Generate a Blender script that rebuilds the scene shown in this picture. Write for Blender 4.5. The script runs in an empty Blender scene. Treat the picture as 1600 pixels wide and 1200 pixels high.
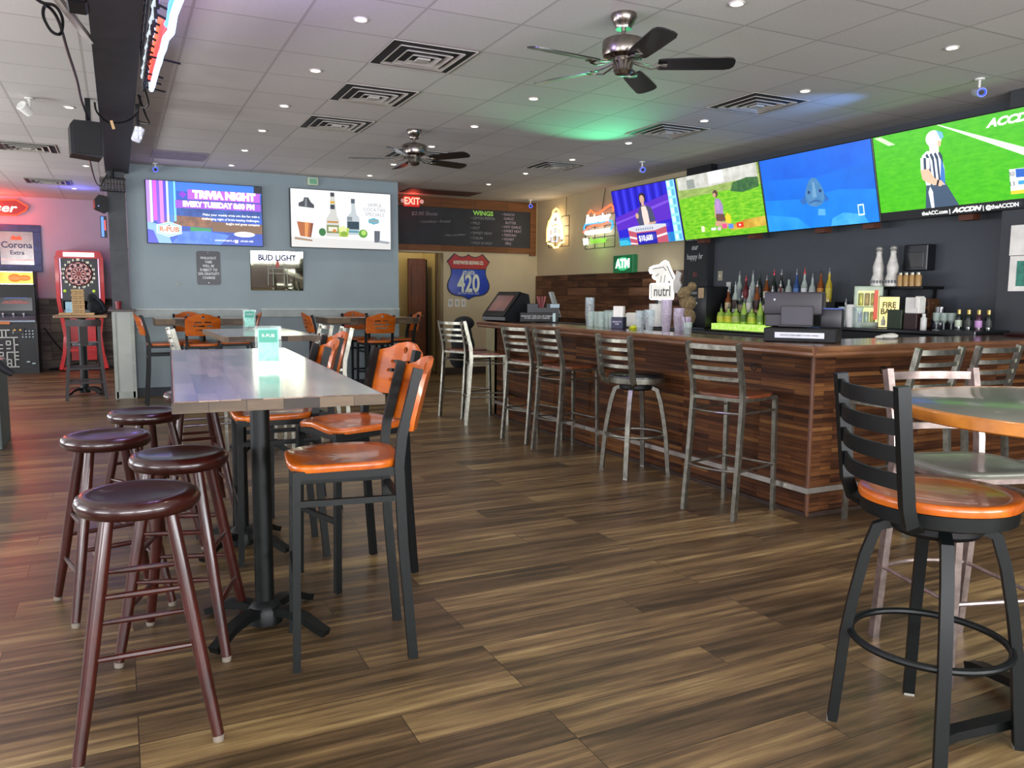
import bpy, bmesh, math, random
from mathutils import Vector, Matrix, Euler
PI = math.pi
RAD = math.radians
random.seed(11)
SC = bpy.context.scene
COL = SC.collection

# ------------------------------------------------------------------ camera
cam_data = bpy.data.cameras.new('camera')
cam_data.sensor_width = 36.0
cam_data.lens = 28.043
cam_data.clip_start = 0.05
camera = bpy.data.objects.new('camera', cam_data)
COL.objects.link(camera)
yaw, pitch, roll = RAD(26.1929), RAD(6.2915), RAD(0.3689)
fw = Vector((math.sin(yaw)*math.cos(pitch), math.cos(yaw)*math.cos(pitch), -math.sin(pitch)))
rt = Vector((math.cos(yaw), -math.sin(yaw), 0))
up = rt.cross(fw)
r2 = rt*math.cos(roll) + up*math.sin(roll)
u2 = -rt*math.sin(roll) + up*math.cos(roll)
camera.matrix_world = Matrix(((r2.x, u2.x, -fw.x, 0), (r2.y, u2.y, -fw.y, 0), (r2.z, u2.z, -fw.z, 1.36), (0, 0, 0, 1)))
SC.camera = camera

# ------------------------------------------------------------------ world, exposure, daylight
SC.view_settings.view_transform = 'Standard'
SC.view_settings.look = 'None'
SC.view_settings.gamma = 1.0
SC.view_settings.exposure = 0.0
SC.view_settings.use_curve_mapping = False
world = bpy.data.worlds.new('daylight sky')
SC.world = world
world.use_nodes = True
wbg = world.node_tree.nodes['Background']
wbg.inputs[0].default_value = (0.75, 0.86, 1.0, 1)
wbg.inputs[1].default_value = 1.0

def lamp(kind, name, loc, energy, color, aim=None, parent=None, **kw):
    d = bpy.data.lights.new(name, kind)
    d.energy = energy
    d.color = color
    for k, v in kw.items():
        setattr(d, k, v)
    o = bpy.data.objects.new(name, d)
    COL.objects.link(o)
    o.location = loc
    if aim is not None:
        o.rotation_euler = (Vector(aim) - Vector(loc)).to_track_quat('-Z', 'Y').to_euler()
    if parent:
        o.parent = parent
    return o

# daylight through the front windows behind the camera and the side windows on the left
# (openings are built in wall_front and wall_left); the lower lamps are added, tilted up to brighten the ceiling
DAY = (0.97, 0.98, 1.0)
for wx in (-2.3, 0.9, 4.1):
    lamp('AREA', 'window daylight', (wx, -3.05, 1.9), 70, DAY, aim=(wx, 6, 1.2), shape='RECTANGLE', size=2.6, size_y=1.6)
    lamp('AREA', 'upward fill', (wx, -3.02, 1.1), 190, DAY, aim=(wx, 3.0, 5.2), shape='RECTANGLE', size=2.6, size_y=0.7)
for wy in (0.8, 4.6, 8.4, 12.6):  # unseen windows; the farthest is added to brighten the rear wall
    lamp('AREA', 'window daylight', (-3.78, wy, 1.9), 26, DAY, aim=(6, wy, 1.2), shape='RECTANGLE', size=2.2, size_y=1.6)
    lamp('AREA', 'upward fill', (-3.75, wy, 1.1), 85, DAY, aim=(3.5, wy, 5.4), shape='RECTANGLE', size=2.2, size_y=0.7)

# ------------------------------------------------------------------ materials
def lin(h):
    h = h.lstrip('#')
    out = []
    for i in (0, 2, 4):
        c = int(h[i:i+2], 16)/255
        out.append(c/12.92 if c <= 0.04045 else ((c+0.055)/1.055)**2.4)
    return (*out, 1.0)

_M = {}
def _new(name):
    m = bpy.data.materials.new(name)
    m.use_nodes = True
    nt = m.node_tree
    return m, nt, nt.nodes['Principled BSDF']

def _ramp(nt, stops):
    r = nt.nodes.new('ShaderNodeValToRGB')
    el = r.color_ramp.elements
    while len(el) < len(stops):
        el.new(0.5)
    for e, (p, c) in zip(el, stops):
        e.position = p
        e.color = lin(c) if isinstance(c, str) else c
    return r

def _coords(nt, scale=(1, 1, 1), loc=(0, 0, 0), rot=(0, 0, 0)):
    tc = nt.nodes.new('ShaderNodeTexCoord')
    mp = nt.nodes.new('ShaderNodeMapping')
    mp.inputs['Scale'].default_value = scale
    mp.inputs['Location'].default_value = loc
    mp.inputs['Rotation'].default_value = rot
    nt.links.new(tc.outputs['Object'], mp.inputs[0])
    return mp

def _noise(nt, vec, scale, detail=4, rough=0.55):
    n = nt.nodes.new('ShaderNodeTexNoise')
    n.inputs['Scale'].default_value = scale
    n.inputs['Detail'].default_value = detail
    n.inputs['Roughness'].default_value = rough
    nt.links.new(vec.outputs[0], n.inputs['Vector'])
    return n

def paint(color, rough=0.5, metal=0.0, var=0.12, scale=7, coat=0.0, spec=0.5, trans=0.0, alpha=1.0, bump=0.0):
    """a plain surface with slight procedural mottling"""
    key = ('p', color, rough, metal, var, scale, coat, spec, trans, alpha, bump)
    if key in _M:
        return _M[key]
    m, nt, b = _new('surface %s' % color.strip('#'))
    mp = _coords(nt)
    n = _noise(nt, mp, scale)
    c = lin(color)
    lo = tuple(max(0, v*(1-var)) for v in c[:3]) + (1,)
    hi = tuple(min(1, v*(1+var)) for v in c[:3]) + (1,)
    r = _ramp(nt, [(0.3, lo), (0.7, hi)])
    nt.links.new(n.outputs[0], r.inputs[0])
    nt.links.new(r.outputs[0], b.inputs['Base Color'])
    b.inputs['Roughness'].default_value = rough
    b.inputs['Metallic'].default_value = metal
    b.inputs['Coat Weight'].default_value = coat
    b.inputs['Coat Roughness'].default_value = 0.08
    b.inputs['Specular IOR Level'].default_value = spec
    b.inputs['Transmission Weight'].default_value = trans
    b.inputs['Alpha'].default_value = alpha
    if bump:
        bp = nt.nodes.new('ShaderNodeBump')
        bp.inputs['Strength'].default_value = bump
        bp.inputs['Distance'].default_value = 0.004
        nt.links.new(n.outputs[0], bp.inputs['Height'])
        nt.links.new(bp.outputs[0], b.inputs['Normal'])
    _M[key] = m
    return m

def glow(color, strength=1.0, color2=None, scale=6, stretch=(1, 1, 1)):
    key = ('g', color, strength, color2, scale, stretch)
    if key in _M:
        return _M[key]
    m, nt, b = _new('light %s' % color.strip('#'))
    b.inputs['Base Color'].default_value = (0.01, 0.01, 0.01, 1)
    b.inputs['Roughness'].default_value = 0.3
    b.inputs['Emission Strength'].default_value = strength
    if color2:
        mp = _coords(nt, scale=stretch)
        n = _noise(nt, mp, scale)
        r = _ramp(nt, [(0.35, color), (0.65, color2)])
        nt.links.new(n.outputs[0], r.inputs[0])
        nt.links.new(r.outputs[0], b.inputs['Emission Color'])
    else:
        b.inputs['Emission Color'].default_value = lin(color)
    _M[key] = m
    return m

def glass(color='#f4fbfa', rough=0.03, solid=0.28):
    """thin clear plastic or glass: mostly see-through with a glossy skin"""
    key = ('gl', color, rough, solid)
    if key in _M:
        return _M[key]
    m, nt, b = _new('clear %s' % color.strip('#'))
    b.inputs['Base Color'].default_value = lin(color)
    b.inputs['Roughness'].default_value = rough
    tr = nt.nodes.new('ShaderNodeBsdfTransparent')
    tr.inputs[0].default_value = lin(color)
    mx = nt.nodes.new('ShaderNodeMixShader')
    mp = _coords(nt)
    n = _noise(nt, mp, 30)
    r = _ramp(nt, [(0.3, (solid*0.8,)*3+(1,)), (0.7, (min(1, solid*1.2),)*3+(1,))])
    nt.links.new(n.outputs[0], r.inputs[0])
    nt.links.new(r.outputs[0], mx.inputs[0])
    nt.links.new(tr.outputs[0], mx.inputs[1])
    nt.links.new(b.outputs[0], mx.inputs[2])
    nt.links.new(mx.outputs[0], nt.nodes['Material Output'].inputs[0])
    _M[key] = m
    return m

def wood(dark, light, rough=0.35, axis='X', scale=1.0, coat=0.0, fine=9.0):
    key = ('w', dark, light, rough, axis, scale, coat, fine)
    if key in _M:
        return _M[key]
    m, nt, b = _new('wood %s' % light.strip('#'))
    s = {'X': (0.9, fine, fine), 'Y': (fine, 0.9, fine), 'Z': (fine, fine, 0.9)}[axis]
    mp = _coords(nt, scale=tuple(v*scale for v in s))
    n = _noise(nt, mp, 3.2, detail=6, rough=0.6)
    r = _ramp(nt, [(0.28, dark), (0.72, light)])
    nt.links.new(n.outputs[0], r.inputs[0])
    nt.links.new(r.outputs[0], b.inputs['Base Color'])
    b.inputs['Roughness'].default_value = rough
    b.inputs['Coat Weight'].default_value = coat
    b.inputs['Coat Roughness'].default_value = 0.07
    _M[key] = m
    return m

def planks(name, colors, width, height, plane='XY', rough=0.42, grain=16.0, mortar=0.0035, loc=(0, 0, 0), bump=0.15, strong=1.0, coat=0.0, swirl=0.0):
    """boards: brick pattern for the joints, a tone of its own for each board, streaky grain along it"""
    key = ('pl', name)
    if key in _M:
        return _M[key]
    m, nt, b = _new(name)
    tc = nt.nodes.new('ShaderNodeTexCoord')
    sep = nt.nodes.new('ShaderNodeSeparateXYZ')
    nt.links.new(tc.outputs['Object'], sep.inputs[0])
    cmb = nt.nodes.new('ShaderNodeCombineXYZ')
    idx = {'X': 0, 'Y': 1, 'Z': 2}
    nt.links.new(sep.outputs[idx[plane[0]]], cmb.inputs[0])
    nt.links.new(sep.outputs[idx[plane[1]]], cmb.inputs[1])
    mp0 = nt.nodes.new('ShaderNodeMapping')
    mp0.inputs['Location'].default_value = loc
    nt.links.new(cmb.outputs[0], mp0.inputs[0])
    br = nt.nodes.new('ShaderNodeTexBrick')
    br.offset = 0.37
    br.offset_frequency = 3
    br.squash = 1.0
    br.inputs['Color1'].default_value = (0, 0, 0, 1)
    br.inputs['Color2'].default_value = (1, 1, 1, 1)
    br.inputs['Mortar'].default_value = (0.5, 0.5, 0.5, 1)
    br.inputs['Scale'].default_value = 1.0
    br.inputs['Mortar Size'].default_value = mortar
    br.inputs['Mortar Smooth'].default_value = 0.2
    br.inputs['Brick Width'].default_value = width
    br.inputs['Row Height'].default_value = height
    nt.links.new(mp0.outputs[0], br.inputs['Vector'])
    # grain, shifted from board to board by its random tone
    mp = nt.nodes.new('ShaderNodeMapping')
    mp.inputs['Scale'].default_value = (1.0, grain, 1.0)
    nt.links.new(cmb.outputs[0], mp.inputs[0])
    add = nt.nodes.new('ShaderNodeVectorMath')
    add.operation = 'MULTIPLY_ADD'
    add.inputs[1].default_value = (7.3, 3.1, 11.7)
    nt.links.new(br.outputs['Color'], add.inputs[0])
    nt.links.new(mp.outputs[0], add.inputs[2])
    n = nt.nodes.new('ShaderNodeTexNoise')
    n.inputs['Scale'].default_value = 1.5
    n.inputs['Detail'].default_value = 7
    n.inputs['Roughness'].default_value = 0.62
    n.inputs['Distortion'].default_value = swirl
    nt.links.new(add.outputs[0], n.inputs['Vector'])
    # value = tone*0.45 + noise
    ma = nt.nodes.new('ShaderNodeMath')
    ma.operation = 'MULTIPLY_ADD'
    ma.inputs[1].default_value = 0.30*strong
    nt.links.new(br.outputs['Color'], ma.inputs[0])
    ms = nt.nodes.new('ShaderNodeMath')
    ms.operation = 'SUBTRACT'
    nt.links.new(n.outputs[0], ms.inputs[0])
    ms.inputs[1].default_value = 0.15*strong
    nt.links.new(ms.outputs[0], ma.inputs[2])
    k = len(colors)
    r = _ramp(nt, [(0.24 + 0.52*i/(k-1), c) for i, c in enumerate(colors)])
    nt.links.new(ma.outputs[0], r.inputs[0])
    mx = nt.nodes.new('ShaderNodeMix')
    mx.data_type = 'RGBA'
    mx.blend_type = 'MIX'
    nt.links.new(br.outputs['Fac'], mx.inputs[0])
    nt.links.new(r.outputs[0], mx.inputs[6])
    d = lin(colors[0])
    mx.inputs[7].default_value = (d[0]*0.5, d[1]*0.5, d[2]*0.5, 1)
    nt.links.new(mx.outputs[2], b.inputs['Base Color'])
    rr = _ramp(nt, [(0.2, (rough*0.8,)*3+(1,)), (0.8, (min(1, rough*1.2),)*3+(1,))])
    nt.links.new(n.outputs[0], rr.inputs[0])
    nt.links.new(rr.outputs[0], b.inputs['Roughness'])
    b.inputs['Coat Weight'].default_value = coat
    b.inputs['Specular IOR Level'].default_value = 0.5 if coat else 0.22
    b.inputs['Coat Roughness'].default_value = 0.12
    if bump:
        bp = nt.nodes.new('ShaderNodeBump')
        bp.inputs['Strength'].default_value = bump
        bp.inputs['Distance'].default_value = 0.003
        nt.links.new(ma.outputs[0], bp.inputs['Height'])
        nt.links.new(bp.outputs[0], b.inputs['Normal'])
    _M[key] = m
    return m

def tiles_material(name, c1, line, size, loc, rough=0.8):
    m, nt, b = _new(name)
    mp = _coords(nt, loc=loc)
    br = nt.nodes.new('ShaderNodeTexBrick')
    br.offset = 0.0
    br.inputs['Color1'].default_value = lin(c1[0])
    br.inputs['Color2'].default_value = lin(c1[1])
    br.inputs['Mortar'].default_value = lin(line)
    br.inputs['Scale'].default_value = 1.0
    br.inputs['Mortar Size'].default_value = 0.009
    br.inputs['Mortar Smooth'].default_value = 0.1
    br.inputs['Brick Width'].default_value = size
    br.inputs['Row Height'].default_value = size
    nt.links.new(mp.outputs[0], br.inputs['Vector'])
    n = _noise(nt, mp, 90, detail=3)
    mx = nt.nodes.new('ShaderNodeMix')
    mx.data_type = 'RGBA'
    mx.blend_type = 'MULTIPLY'
    mx.inputs[0].default_value = 0.25
    nt.links.new(br.outputs['Color'], mx.inputs[6])
    nt.links.new(n.outputs[0], mx.inputs[7])
    nt.links.new(mx.outputs[2], b.inputs['Base Color'])
    b.inputs['Roughness'].default_value = rough
    bp = nt.nodes.new('ShaderNodeBump')
    bp.inputs['Strength'].default_value = 0.6
    bp.inputs['Distance'].default_value = 0.006
    bp.invert = True
    nt.links.new(br.outputs['Fac'], bp.inputs['Height'])
    nt.links.new(bp.outputs[0], b.inputs['Normal'])
    return m

# ------------------------------------------------------------------ mesh building
def rotm(rot):
    if rot is None:
        return Matrix.Identity(3)
    if isinstance(rot, (int, float)):
        return Matrix.Rotation(rot, 3, 'Z')
    if isinstance(rot, tuple):
        return Euler(rot).to_matrix()
    return rot

class MB:
    def __init__(self):
        self.v, self.f, self.m, self.mi = [], [], [], 0
    def add(self, vs, fs):
        n = len(self.v)
        self.v += [tuple(p) for p in vs]
        self.f += [tuple(i+n for i in f) for f in fs]
        self.m += [self.mi]*len(fs)
        return self
    def addbm(self, bm, M=None):
        bm.verts.index_update()
        vs = [(M @ v.co if M else v.co.copy()) for v in bm.verts]
        fs = [[v.index for v in f.verts] for f in bm.faces]
        bm.free()
        return self.add(vs, fs)
    def box(self, c, s, rot=None, bev=0.0, seg=1):
        bm = bmesh.new()
        bmesh.ops.create_cube(bm, size=1.0)
        for v in bm.verts:
            v.co = Vector((v.co.x*s[0], v.co.y*s[1], v.co.z*s[2]))
        if bev:
            bmesh.ops.bevel(bm, geom=list(bm.edges), offset=min(bev, min(s)*0.45), segments=seg, affect='EDGES', profile=0.5)
        R3 = rotm(rot)
        M = Matrix.Translation(Vector(c)) @ R3.to_4x4()
        return self.addbm(bm, M)
    def frames(self, pts, upv=None, closed=False):
        P = [Vector(p) for p in pts]
        n = len(P)
        T = []
        for i in range(n):
            a = P[(i-1) % n] if (closed or i > 0) else P[i]
            b = P[(i+1) % n] if (closed or i < n-1) else P[i]
            T.append((b-a).normalized())
        ref = Vector(upv) if upv is not None else None
        if ref is None:
            ref = Vector((0, 0, 1)) if abs(T[0].z) < 0.9 else Vector((1, 0, 0))
        N = []
        for t in T:
            x = ref - t*ref.dot(t)
            if x.length < 1e-5:
                x = t.orthogonal()
            x.normalize()
            N.append(x)
            if upv is None:
                ref = x
        return P, T, N
    def sweep(self, pts, w, h=None, upv=None, closed=False, sec=None, taper=None):
        """rectangle (w sideways, h along the up vector) or section carried along a path"""
        h = w if h is None else h
        P, T, N = self.frames(pts, upv, closed)
        sec = sec or [(-w/2, -h/2), (w/2, -h/2), (w/2, h/2), (-w/2, h/2)]
        k = len(sec)
        vs, fs = [], []
        for i, (p, t, nn) in enumerate(zip(P, T, N)):
            s = t.cross(nn)
            q = taper[i] if taper else 1.0
            for a, b in sec:
                vs.append(p + s*a*q + nn*b*q)
        n = len(P)
        for i in range(n if closed else n-1):
            j = (i+1) % n
            for e in range(k):
                g = (e+1) % k
                fs.append((i*k+e, i*k+g, j*k+g, j*k+e))
        if not closed:
            fs.append(tuple(reversed(range(k))))
            fs.append(tuple((n-1)*k+e for e in range(k)))
        return self.add(vs, fs)
    def tube(self, pts, r, n=8, closed=False, taper=None):
        sec = [(r*math.cos(2*PI*i/n), r*math.sin(2*PI*i/n)) for i in range(n)]
        return self.sweep(pts, 0, 0, None, closed, sec, taper)
    def cyl(self, p0, p1, r0, r1=None, n=14):
        r1 = r0 if r1 is None else r1
        return self.tube([p0, p1], r0, n, taper=[1.0, r1/r0])
    def cable(self, pts, r, n=8):
        P = [Vector(p) for p in pts]
        out = []
        for i in range(len(P)-1):
            p0, p1, p2, p3 = P[max(i-1, 0)], P[i], P[i+1], P[min(i+2, len(P)-1)]
            for k in range(6):
                t = k/6
                out.append(0.5*((2*p1)+(p2-p0)*t+(2*p0-5*p1+4*p2-p3)*t*t+(3*p1-p0-3*p2+p3)*t**3))
        out.append(P[-1])
        return self.tube(out, r, n)
    def ring(self, c, R, r, n=32, k=8, axis='Z', a0=0, a1=2*PI):
        closed = abs(a1-a0) > 6.28
        m = n if closed else n+1
        pts = []
        for i in range(m):
            a = a0+(a1-a0)*i/n
            x, y = R*math.cos(a), R*math.sin(a)
            pts.append({'Z': (c[0]+x, c[1]+y, c[2]), 'Y': (c[0]+x, c[1], c[2]+y), 'X': (c[0], c[1]+x, c[2]+y)}[axis])
        return self.tube(pts, r, k, closed)
    def lathe(self, prof, c=(0, 0, 0), n=24, M=None):
        """profile [(radius, z)] spun about z"""
        vs, fs = [], []
        idx = []
        for (r, z) in prof:
            if r < 1e-5:
                idx.append([len(vs)])
                vs.append(Vector((0, 0, z)))
            else:
                idx.append(list(range(len(vs), len(vs)+n)))
                vs += [Vector((r*math.cos(2*PI*i/n), r*math.sin(2*PI*i/n), z)) for i in range(n)]
        for a, b in zip(idx[:-1], idx[1:]):
            for i in range(n):
                j = (i+1) % n
                if len(a) == 1 and len(b) == 1:
                    continue
                if len(a) == 1:
                    fs.append((a[0], b[j], b[i]))
                elif len(b) == 1:
                    fs.append((a[i], a[j], b[0]))
                else:
                    fs.append((a[i], a[j], b[j], b[i]))
        M4 = Matrix.Translation(Vector(c)) @ (M.to_4x4() if M else Matrix.Identity(4))
        return self.add([M4 @ v for v in vs], fs)
    def prism(self, poly, d0, d1, plane='XY', c=(0, 0, 0)):
        """polygon extruded from d0 to d1 along the third axis"""
        def P(a, b, d):
            q = {'XY': (a, b, d), 'XZ': (a, d, b), 'YZ': (d, a, b)}[plane]
            return (q[0]+c[0], q[1]+c[1], q[2]+c[2])
        n = len(poly)
        vs = [P(a, b, d0) for a, b in poly] + [P(a, b, d1) for a, b in poly]
        fs = [tuple(reversed(range(n))), tuple(range(n, 2*n))]
        for i in range(n):
            j = (i+1) % n
            fs.append((i, j, n+j, n+i))
        return self.add(vs, fs)
    def ball(self, c, r, s=(1, 1, 1), n=14, rot=None):
        prof = [(r*math.sin(PI*i/(n//2+2)), -r*math.cos(PI*i/(n//2+2))) for i in range(n//2+3)]
        prof[0] = (0, -r)
        prof[-1] = (0, r)
        M = rotm(rot) @ Matrix.Diagonal(s)
        return self.lathe(prof, c, n, M)
    def plate(self, outline, holes, t, deform=None, cuts=()):
        """flat plate in the XZ plane with holes, thickness t along y, then bent by deform"""
        bm = bmesh.new()
        for loop in [outline]+list(holes):
            vs = [bm.verts.new((a, 0, b)) for a, b in loop]
            for i in range(len(vs)):
                bm.edges.new((vs[i], vs[(i+1) % len(vs)]))
        bmesh.ops.triangle_fill(bm, edges=list(bm.edges), use_beauty=True, use_dissolve=False, normal=(0, -1, 0))
        for x in cuts:
            bmesh.ops.bisect_plane(bm, geom=list(bm.verts)+list(bm.edges)+list(bm.faces), plane_co=(x, 0, 0), plane_no=(1, 0, 0))
        ret = bmesh.ops.extrude_face_region(bm, geom=list(bm.faces))
        for e in ret['geom']:
            if isinstance(e, bmesh.types.BMVert):
                e.co.y += t
        bmesh.ops.recalc_face_normals(bm, faces=list(bm.faces))
        if deform:
            for v in bm.verts:
                v.co = Vector(deform(*v.co))
        return self.addbm(bm)
    def build(self, name, mat, parent=None, smooth=True, angle=35):
        me = bpy.data.meshes.new(name)
        me.from_pydata(self.v, [], self.f)
        mats = mat if isinstance(mat, (list, tuple)) else [mat]
        for m in mats:
            me.materials.append(m)
        if len(mats) > 1:
            me.polygons.foreach_set('material_index', self.m)
        me.validate()
        bm = bmesh.new()
        bm.from_mesh(me)
        bmesh.ops.recalc_face_normals(bm, faces=list(bm.faces))
        bm.to_mesh(me)
        bm.free()
        if smooth:
            me.polygons.foreach_set('use_smooth', [True]*len(me.polygons))
            me.set_sharp_from_angle(angle=RAD(angle))
        me.update()
        o = bpy.data.objects.new(name, me)
        COL.objects.link(o)
        if parent:
            o.parent = parent
        return o

def tag(o, label, cat, group=None):
    o['label'] = label
    o['category'] = cat
    if group:
        o['group'] = group
    return o

def thing(name, label, cat, loc=(0, 0, 0), rz=0.0, group=None):
    o = bpy.data.objects.new(name, None)
    o.empty_display_size = 0.1
    COL.objects.link(o)
    o.location = loc
    o.rotation_euler = (0, 0, rz)
    return tag(o, label, cat, group)

def struct(name, mb, mat, smooth=False):
    o = mb.build(name, mat, None, smooth)
    o['kind'] = 'structure'
    return o

KIDS = {}
def dup(root, loc, rz, label, group=None):
    r = root.copy()
    COL.objects.link(r)
    r.location = loc
    if rz is not None:
        r.rotation_euler = (0, 0, rz)
    r['label'] = label
    if group:
        r['group'] = group
    def rec(src, dst):
        for ch in [c for c in bpy.data.objects if c.parent == src]:
            c = ch.copy()
            COL.objects.link(c)
            c.parent = dst
            rec(ch, c)
    rec(root, r)
    return r

def text(parent, name, body, loc, size, mat, extrude=0.0008, align='CENTER', rot=(PI/2, 0, 0), sx=1.0, shear=0.0, space=1.0, bold=0.0, label=None):
    cu = bpy.data.curves.new(name, 'FONT')
    cu.body = body
    cu.size = size
    cu.align_x = align
    cu.align_y = 'CENTER'
    cu.extrude = extrude
    cu.shear = shear
    cu.space_line = space
    cu.offset = bold
    cu.resolution_u = 3
    cu.materials.append(mat)
    tmp = bpy.data.objects.new(name, cu)
    me = bpy.data.meshes.new_from_object(tmp)
    me.name = name
    bpy.data.objects.remove(tmp)
    if not me.materials:
        me.materials.append(mat)
    for v in me.vertices:
        v.co.x *= sx
    o = bpy.data.objects.new(name, me)
    COL.objects.link(o)
    o.location = loc
    o.rotation_euler = rot
    if parent:
        o.parent = parent
    if label:
        o['label'] = label
    return o

def circ(cx, cy, rx, ry=None, n=20, a0=0, a1=2*PI):
    ry = rx if ry is None else ry
    m = n if abs(a1-a0) > 6.28 else n+1
    return [(cx+rx*math.cos(a0+(a1-a0)*i/n), cy+ry*math.sin(a0+(a1-a0)*i/n)) for i in range(m)]

def rect(x0, y0, x1, y1):
    return [(x0, y0), (x1, y0), (x1, y1), (x0, y1)]

def art(parent, name, shapes, y0, step=0.0006, M=None):
    """flat printed or lit picture in the local XZ plane facing -y; shapes: (material, polygon)"""
    mb = MB()
    mats = []
    for k, (m, poly) in enumerate(shapes):
        if m not in mats:
            mats.append(m)
        mb.mi = mats.index(m)
        y = y0 - k*step
        pts = [(a, y, b) for a, b in poly]
        if len(pts) > 4:
            bm = bmesh.new()
            vs = [bm.verts.new(p) for p in pts]
            f = bm.faces.new(vs)
            bmesh.ops.triangulate(bm, faces=[f])
            mb.addbm(bm)
        else:
            mb.add(pts, [tuple(range(len(pts)))])
    me_o = mb.build(name, mats, parent, smooth=False)
    return me_o
# ================================================================== shared materials
M_BLACK = paint('#0c0d0f', 0.45, spec=0.3)
M_BLACKM = paint('#090d0d', 0.42, 0.0, spec=0.28)
M_STEEL = paint('#8c8b80', 0.30, 0.9, var=0.3, scale=24)
M_CHROME = paint('#b9b7b2', 0.16, 1.0, var=0.1)
M_WHITE = paint('#dcdcd6', 0.5)
M_ORANGE = wood('#963f08', '#c8681a', 0.3, 'X', 1.0, coat=0.35, fine=5)
M_MAHOG = wood('#220906', '#43150e', 0.3, 'Z', 1.0, coat=0.22)
M_MAHOG_SEAT = wood('#1c0605', '#340f0b', 0.28, 'X', 1.0, coat=0.4, fine=4)
M_BROWNSEAT = wood('#4a2413', '#7a4023', 0.3, 'X', 1.0, coat=0.4, fine=5)
M_PAPER = paint('#e4e2da', 0.7)
M_DARKGREY = paint('#2b2d30', 0.5)
CEIL = 3.02

# ================================================================== the setting
floor_m = planks('vinyl plank floor', ['#2d2416', '#443623', '#5f4b32', '#7d6743', '#9d875b'], 1.22, 0.182, 'XY', rough=0.38, grain=17, mortar=0.0016, bump=0.10, strong=0.72, coat=0.05)
struct('floor', MB().box((2.0, 7.0, -0.05), (11.6, 20.4, 0.1)), floor_m)
ceil_m = tiles_material('ceiling tiles', ('#d6d1cc', '#cbc7c2'), '#b5b0aa', 0.613, (-1.075+0.613*10, -5.19+0.613*20, 0))
struct('ceiling', MB().box((2.0, 7.0, CEIL+0.04), (11.6, 20.4, 0.08)), ceil_m)

blue_m = paint('#8d9ca0', 0.6, var=0.05, scale=2)
tan_m = paint('#c0b290', 0.65, var=0.06, scale=2)
pink_m = paint('#b3a6b4', 0.65, var=0.05, scale=2)
slate_m = paint('#43494f', 0.55, var=0.08, scale=2)
slate2_m = paint('#34383c', 0.6, var=0.08, scale=2)
cream_m = paint('#b6bdb4', 0.6, var=0.05, scale=3)
trimgrey_m = paint('#9da6a2', 0.5)

struct('wall_middle', MB().box((1.97, 11.68, 1.51), (3.64, 0.2, 3.02)).box((3.69, 12.98, 1.51), (0.2, 2.4, 3.02)), blue_m)
struct('wall_back', MB().box((5.93, 12.965, 1.04), (1.84, 0.2, 2.08)).box((5.32, 12.965, 2.55), (3.06, 0.2, 0.94)), tan_m)
struct('wall_hall', MB().box((4.45, 14.28, 1.51), (1.32, 0.2, 3.02)).box((5.2, 13.62, 1.51), (0.2, 1.12, 3.02)), paint('#c2ae78', 0.65, var=0.05, scale=2))
struct('wall_right', MB().box((6.915, 10.75, 1.51), (0.2, 4.63, 3.02)), tan_m)
struct('wall_right_bar', MB().box((6.915, 3.0, 1.51), (0.2, 10.86, 3.02)), slate_m)
struct('wall_right_corner', MB().box((6.65, 1.32, 1.51), (0.33, 5.70, 3.02)), slate2_m)
struct('wall_rear', MB().box((-0.15, 16.55, 1.51), (7.3, 0.2, 3.02)), pink_m)
wlm = MB()
for y0, y1, z0, z1 in ((-3.0, 16.5, 2.75, 3.02), (-3.0, 16.5, 0, 0.75), (-3.0, -0.3, .75, 2.75), (1.9, 3.5, .75, 2.75), (5.7, 7.3, .75, 2.75), (9.5, 11.5, .75, 2.75), (13.7, 16.5, .75, 2.75)):
    wlm.box((-3.70, (y0+y1)/2, (z0+z1)/2), (0.12, y1-y0, z1-z0))
struct('wall_left', wlm, pink_m)
# front wall behind the camera, with three window openings
fwm = MB()
for x0, x1, z0, z1 in ((-3.7, 6.9, 2.75, 3.02), (-3.7, 6.9, 0, 0.75), (-3.7, -3.65, .75, 2.75), (-0.95, -0.45, .75, 2.75), (2.25, 2.75, .75, 2.75), (5.45, 6.9, .75, 2.75)):
    fwm.box(((x0+x1)/2, -2.95, (z0+z1)/2), (x1-x0, 0.14, z1-z0))
struct('wall_front', fwm, pink_m)

rearwood_m = planks('grey weathered boards', ['#3c3630', '#575049', '#6f675d', '#857c70'], 1.1, 0.165, 'XZ', rough=0.6, grain=12, mortar=0.004)
struct('trim_rear_wainscot', MB().box((-1.7, 16.435, 0.62), (3.7, 0.03, 1.24)), rearwood_m)
struct('trim_rear_cap', MB().box((-1.7, 16.42, 1.255), (3.7, 0.06, 0.03)), paint('#4c3d36', 0.5))
struct('baseboard_middle', MB().box((1.97, 11.57, 0.06), (3.6, 0.022, 0.12)), paint('#262c31', 0.5))
struct('trim_rail', MB().box((0.885, 11.565, 1.097), (1.45, 0.03, 0.105), bev=0.004).box((2.79, 11.565, 1.097), (2.0, 0.03, 0.105), bev=0.004), trimgrey_m)
struct('trim_rail_edge', MB().box((0.885, 11.562, 1.156), (1.47, 0.044, 0.013)).box((2.79, 11.562, 1.156), (2.02, 0.044, 0.013)), paint('#c3cdc6', 0.5))
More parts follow.
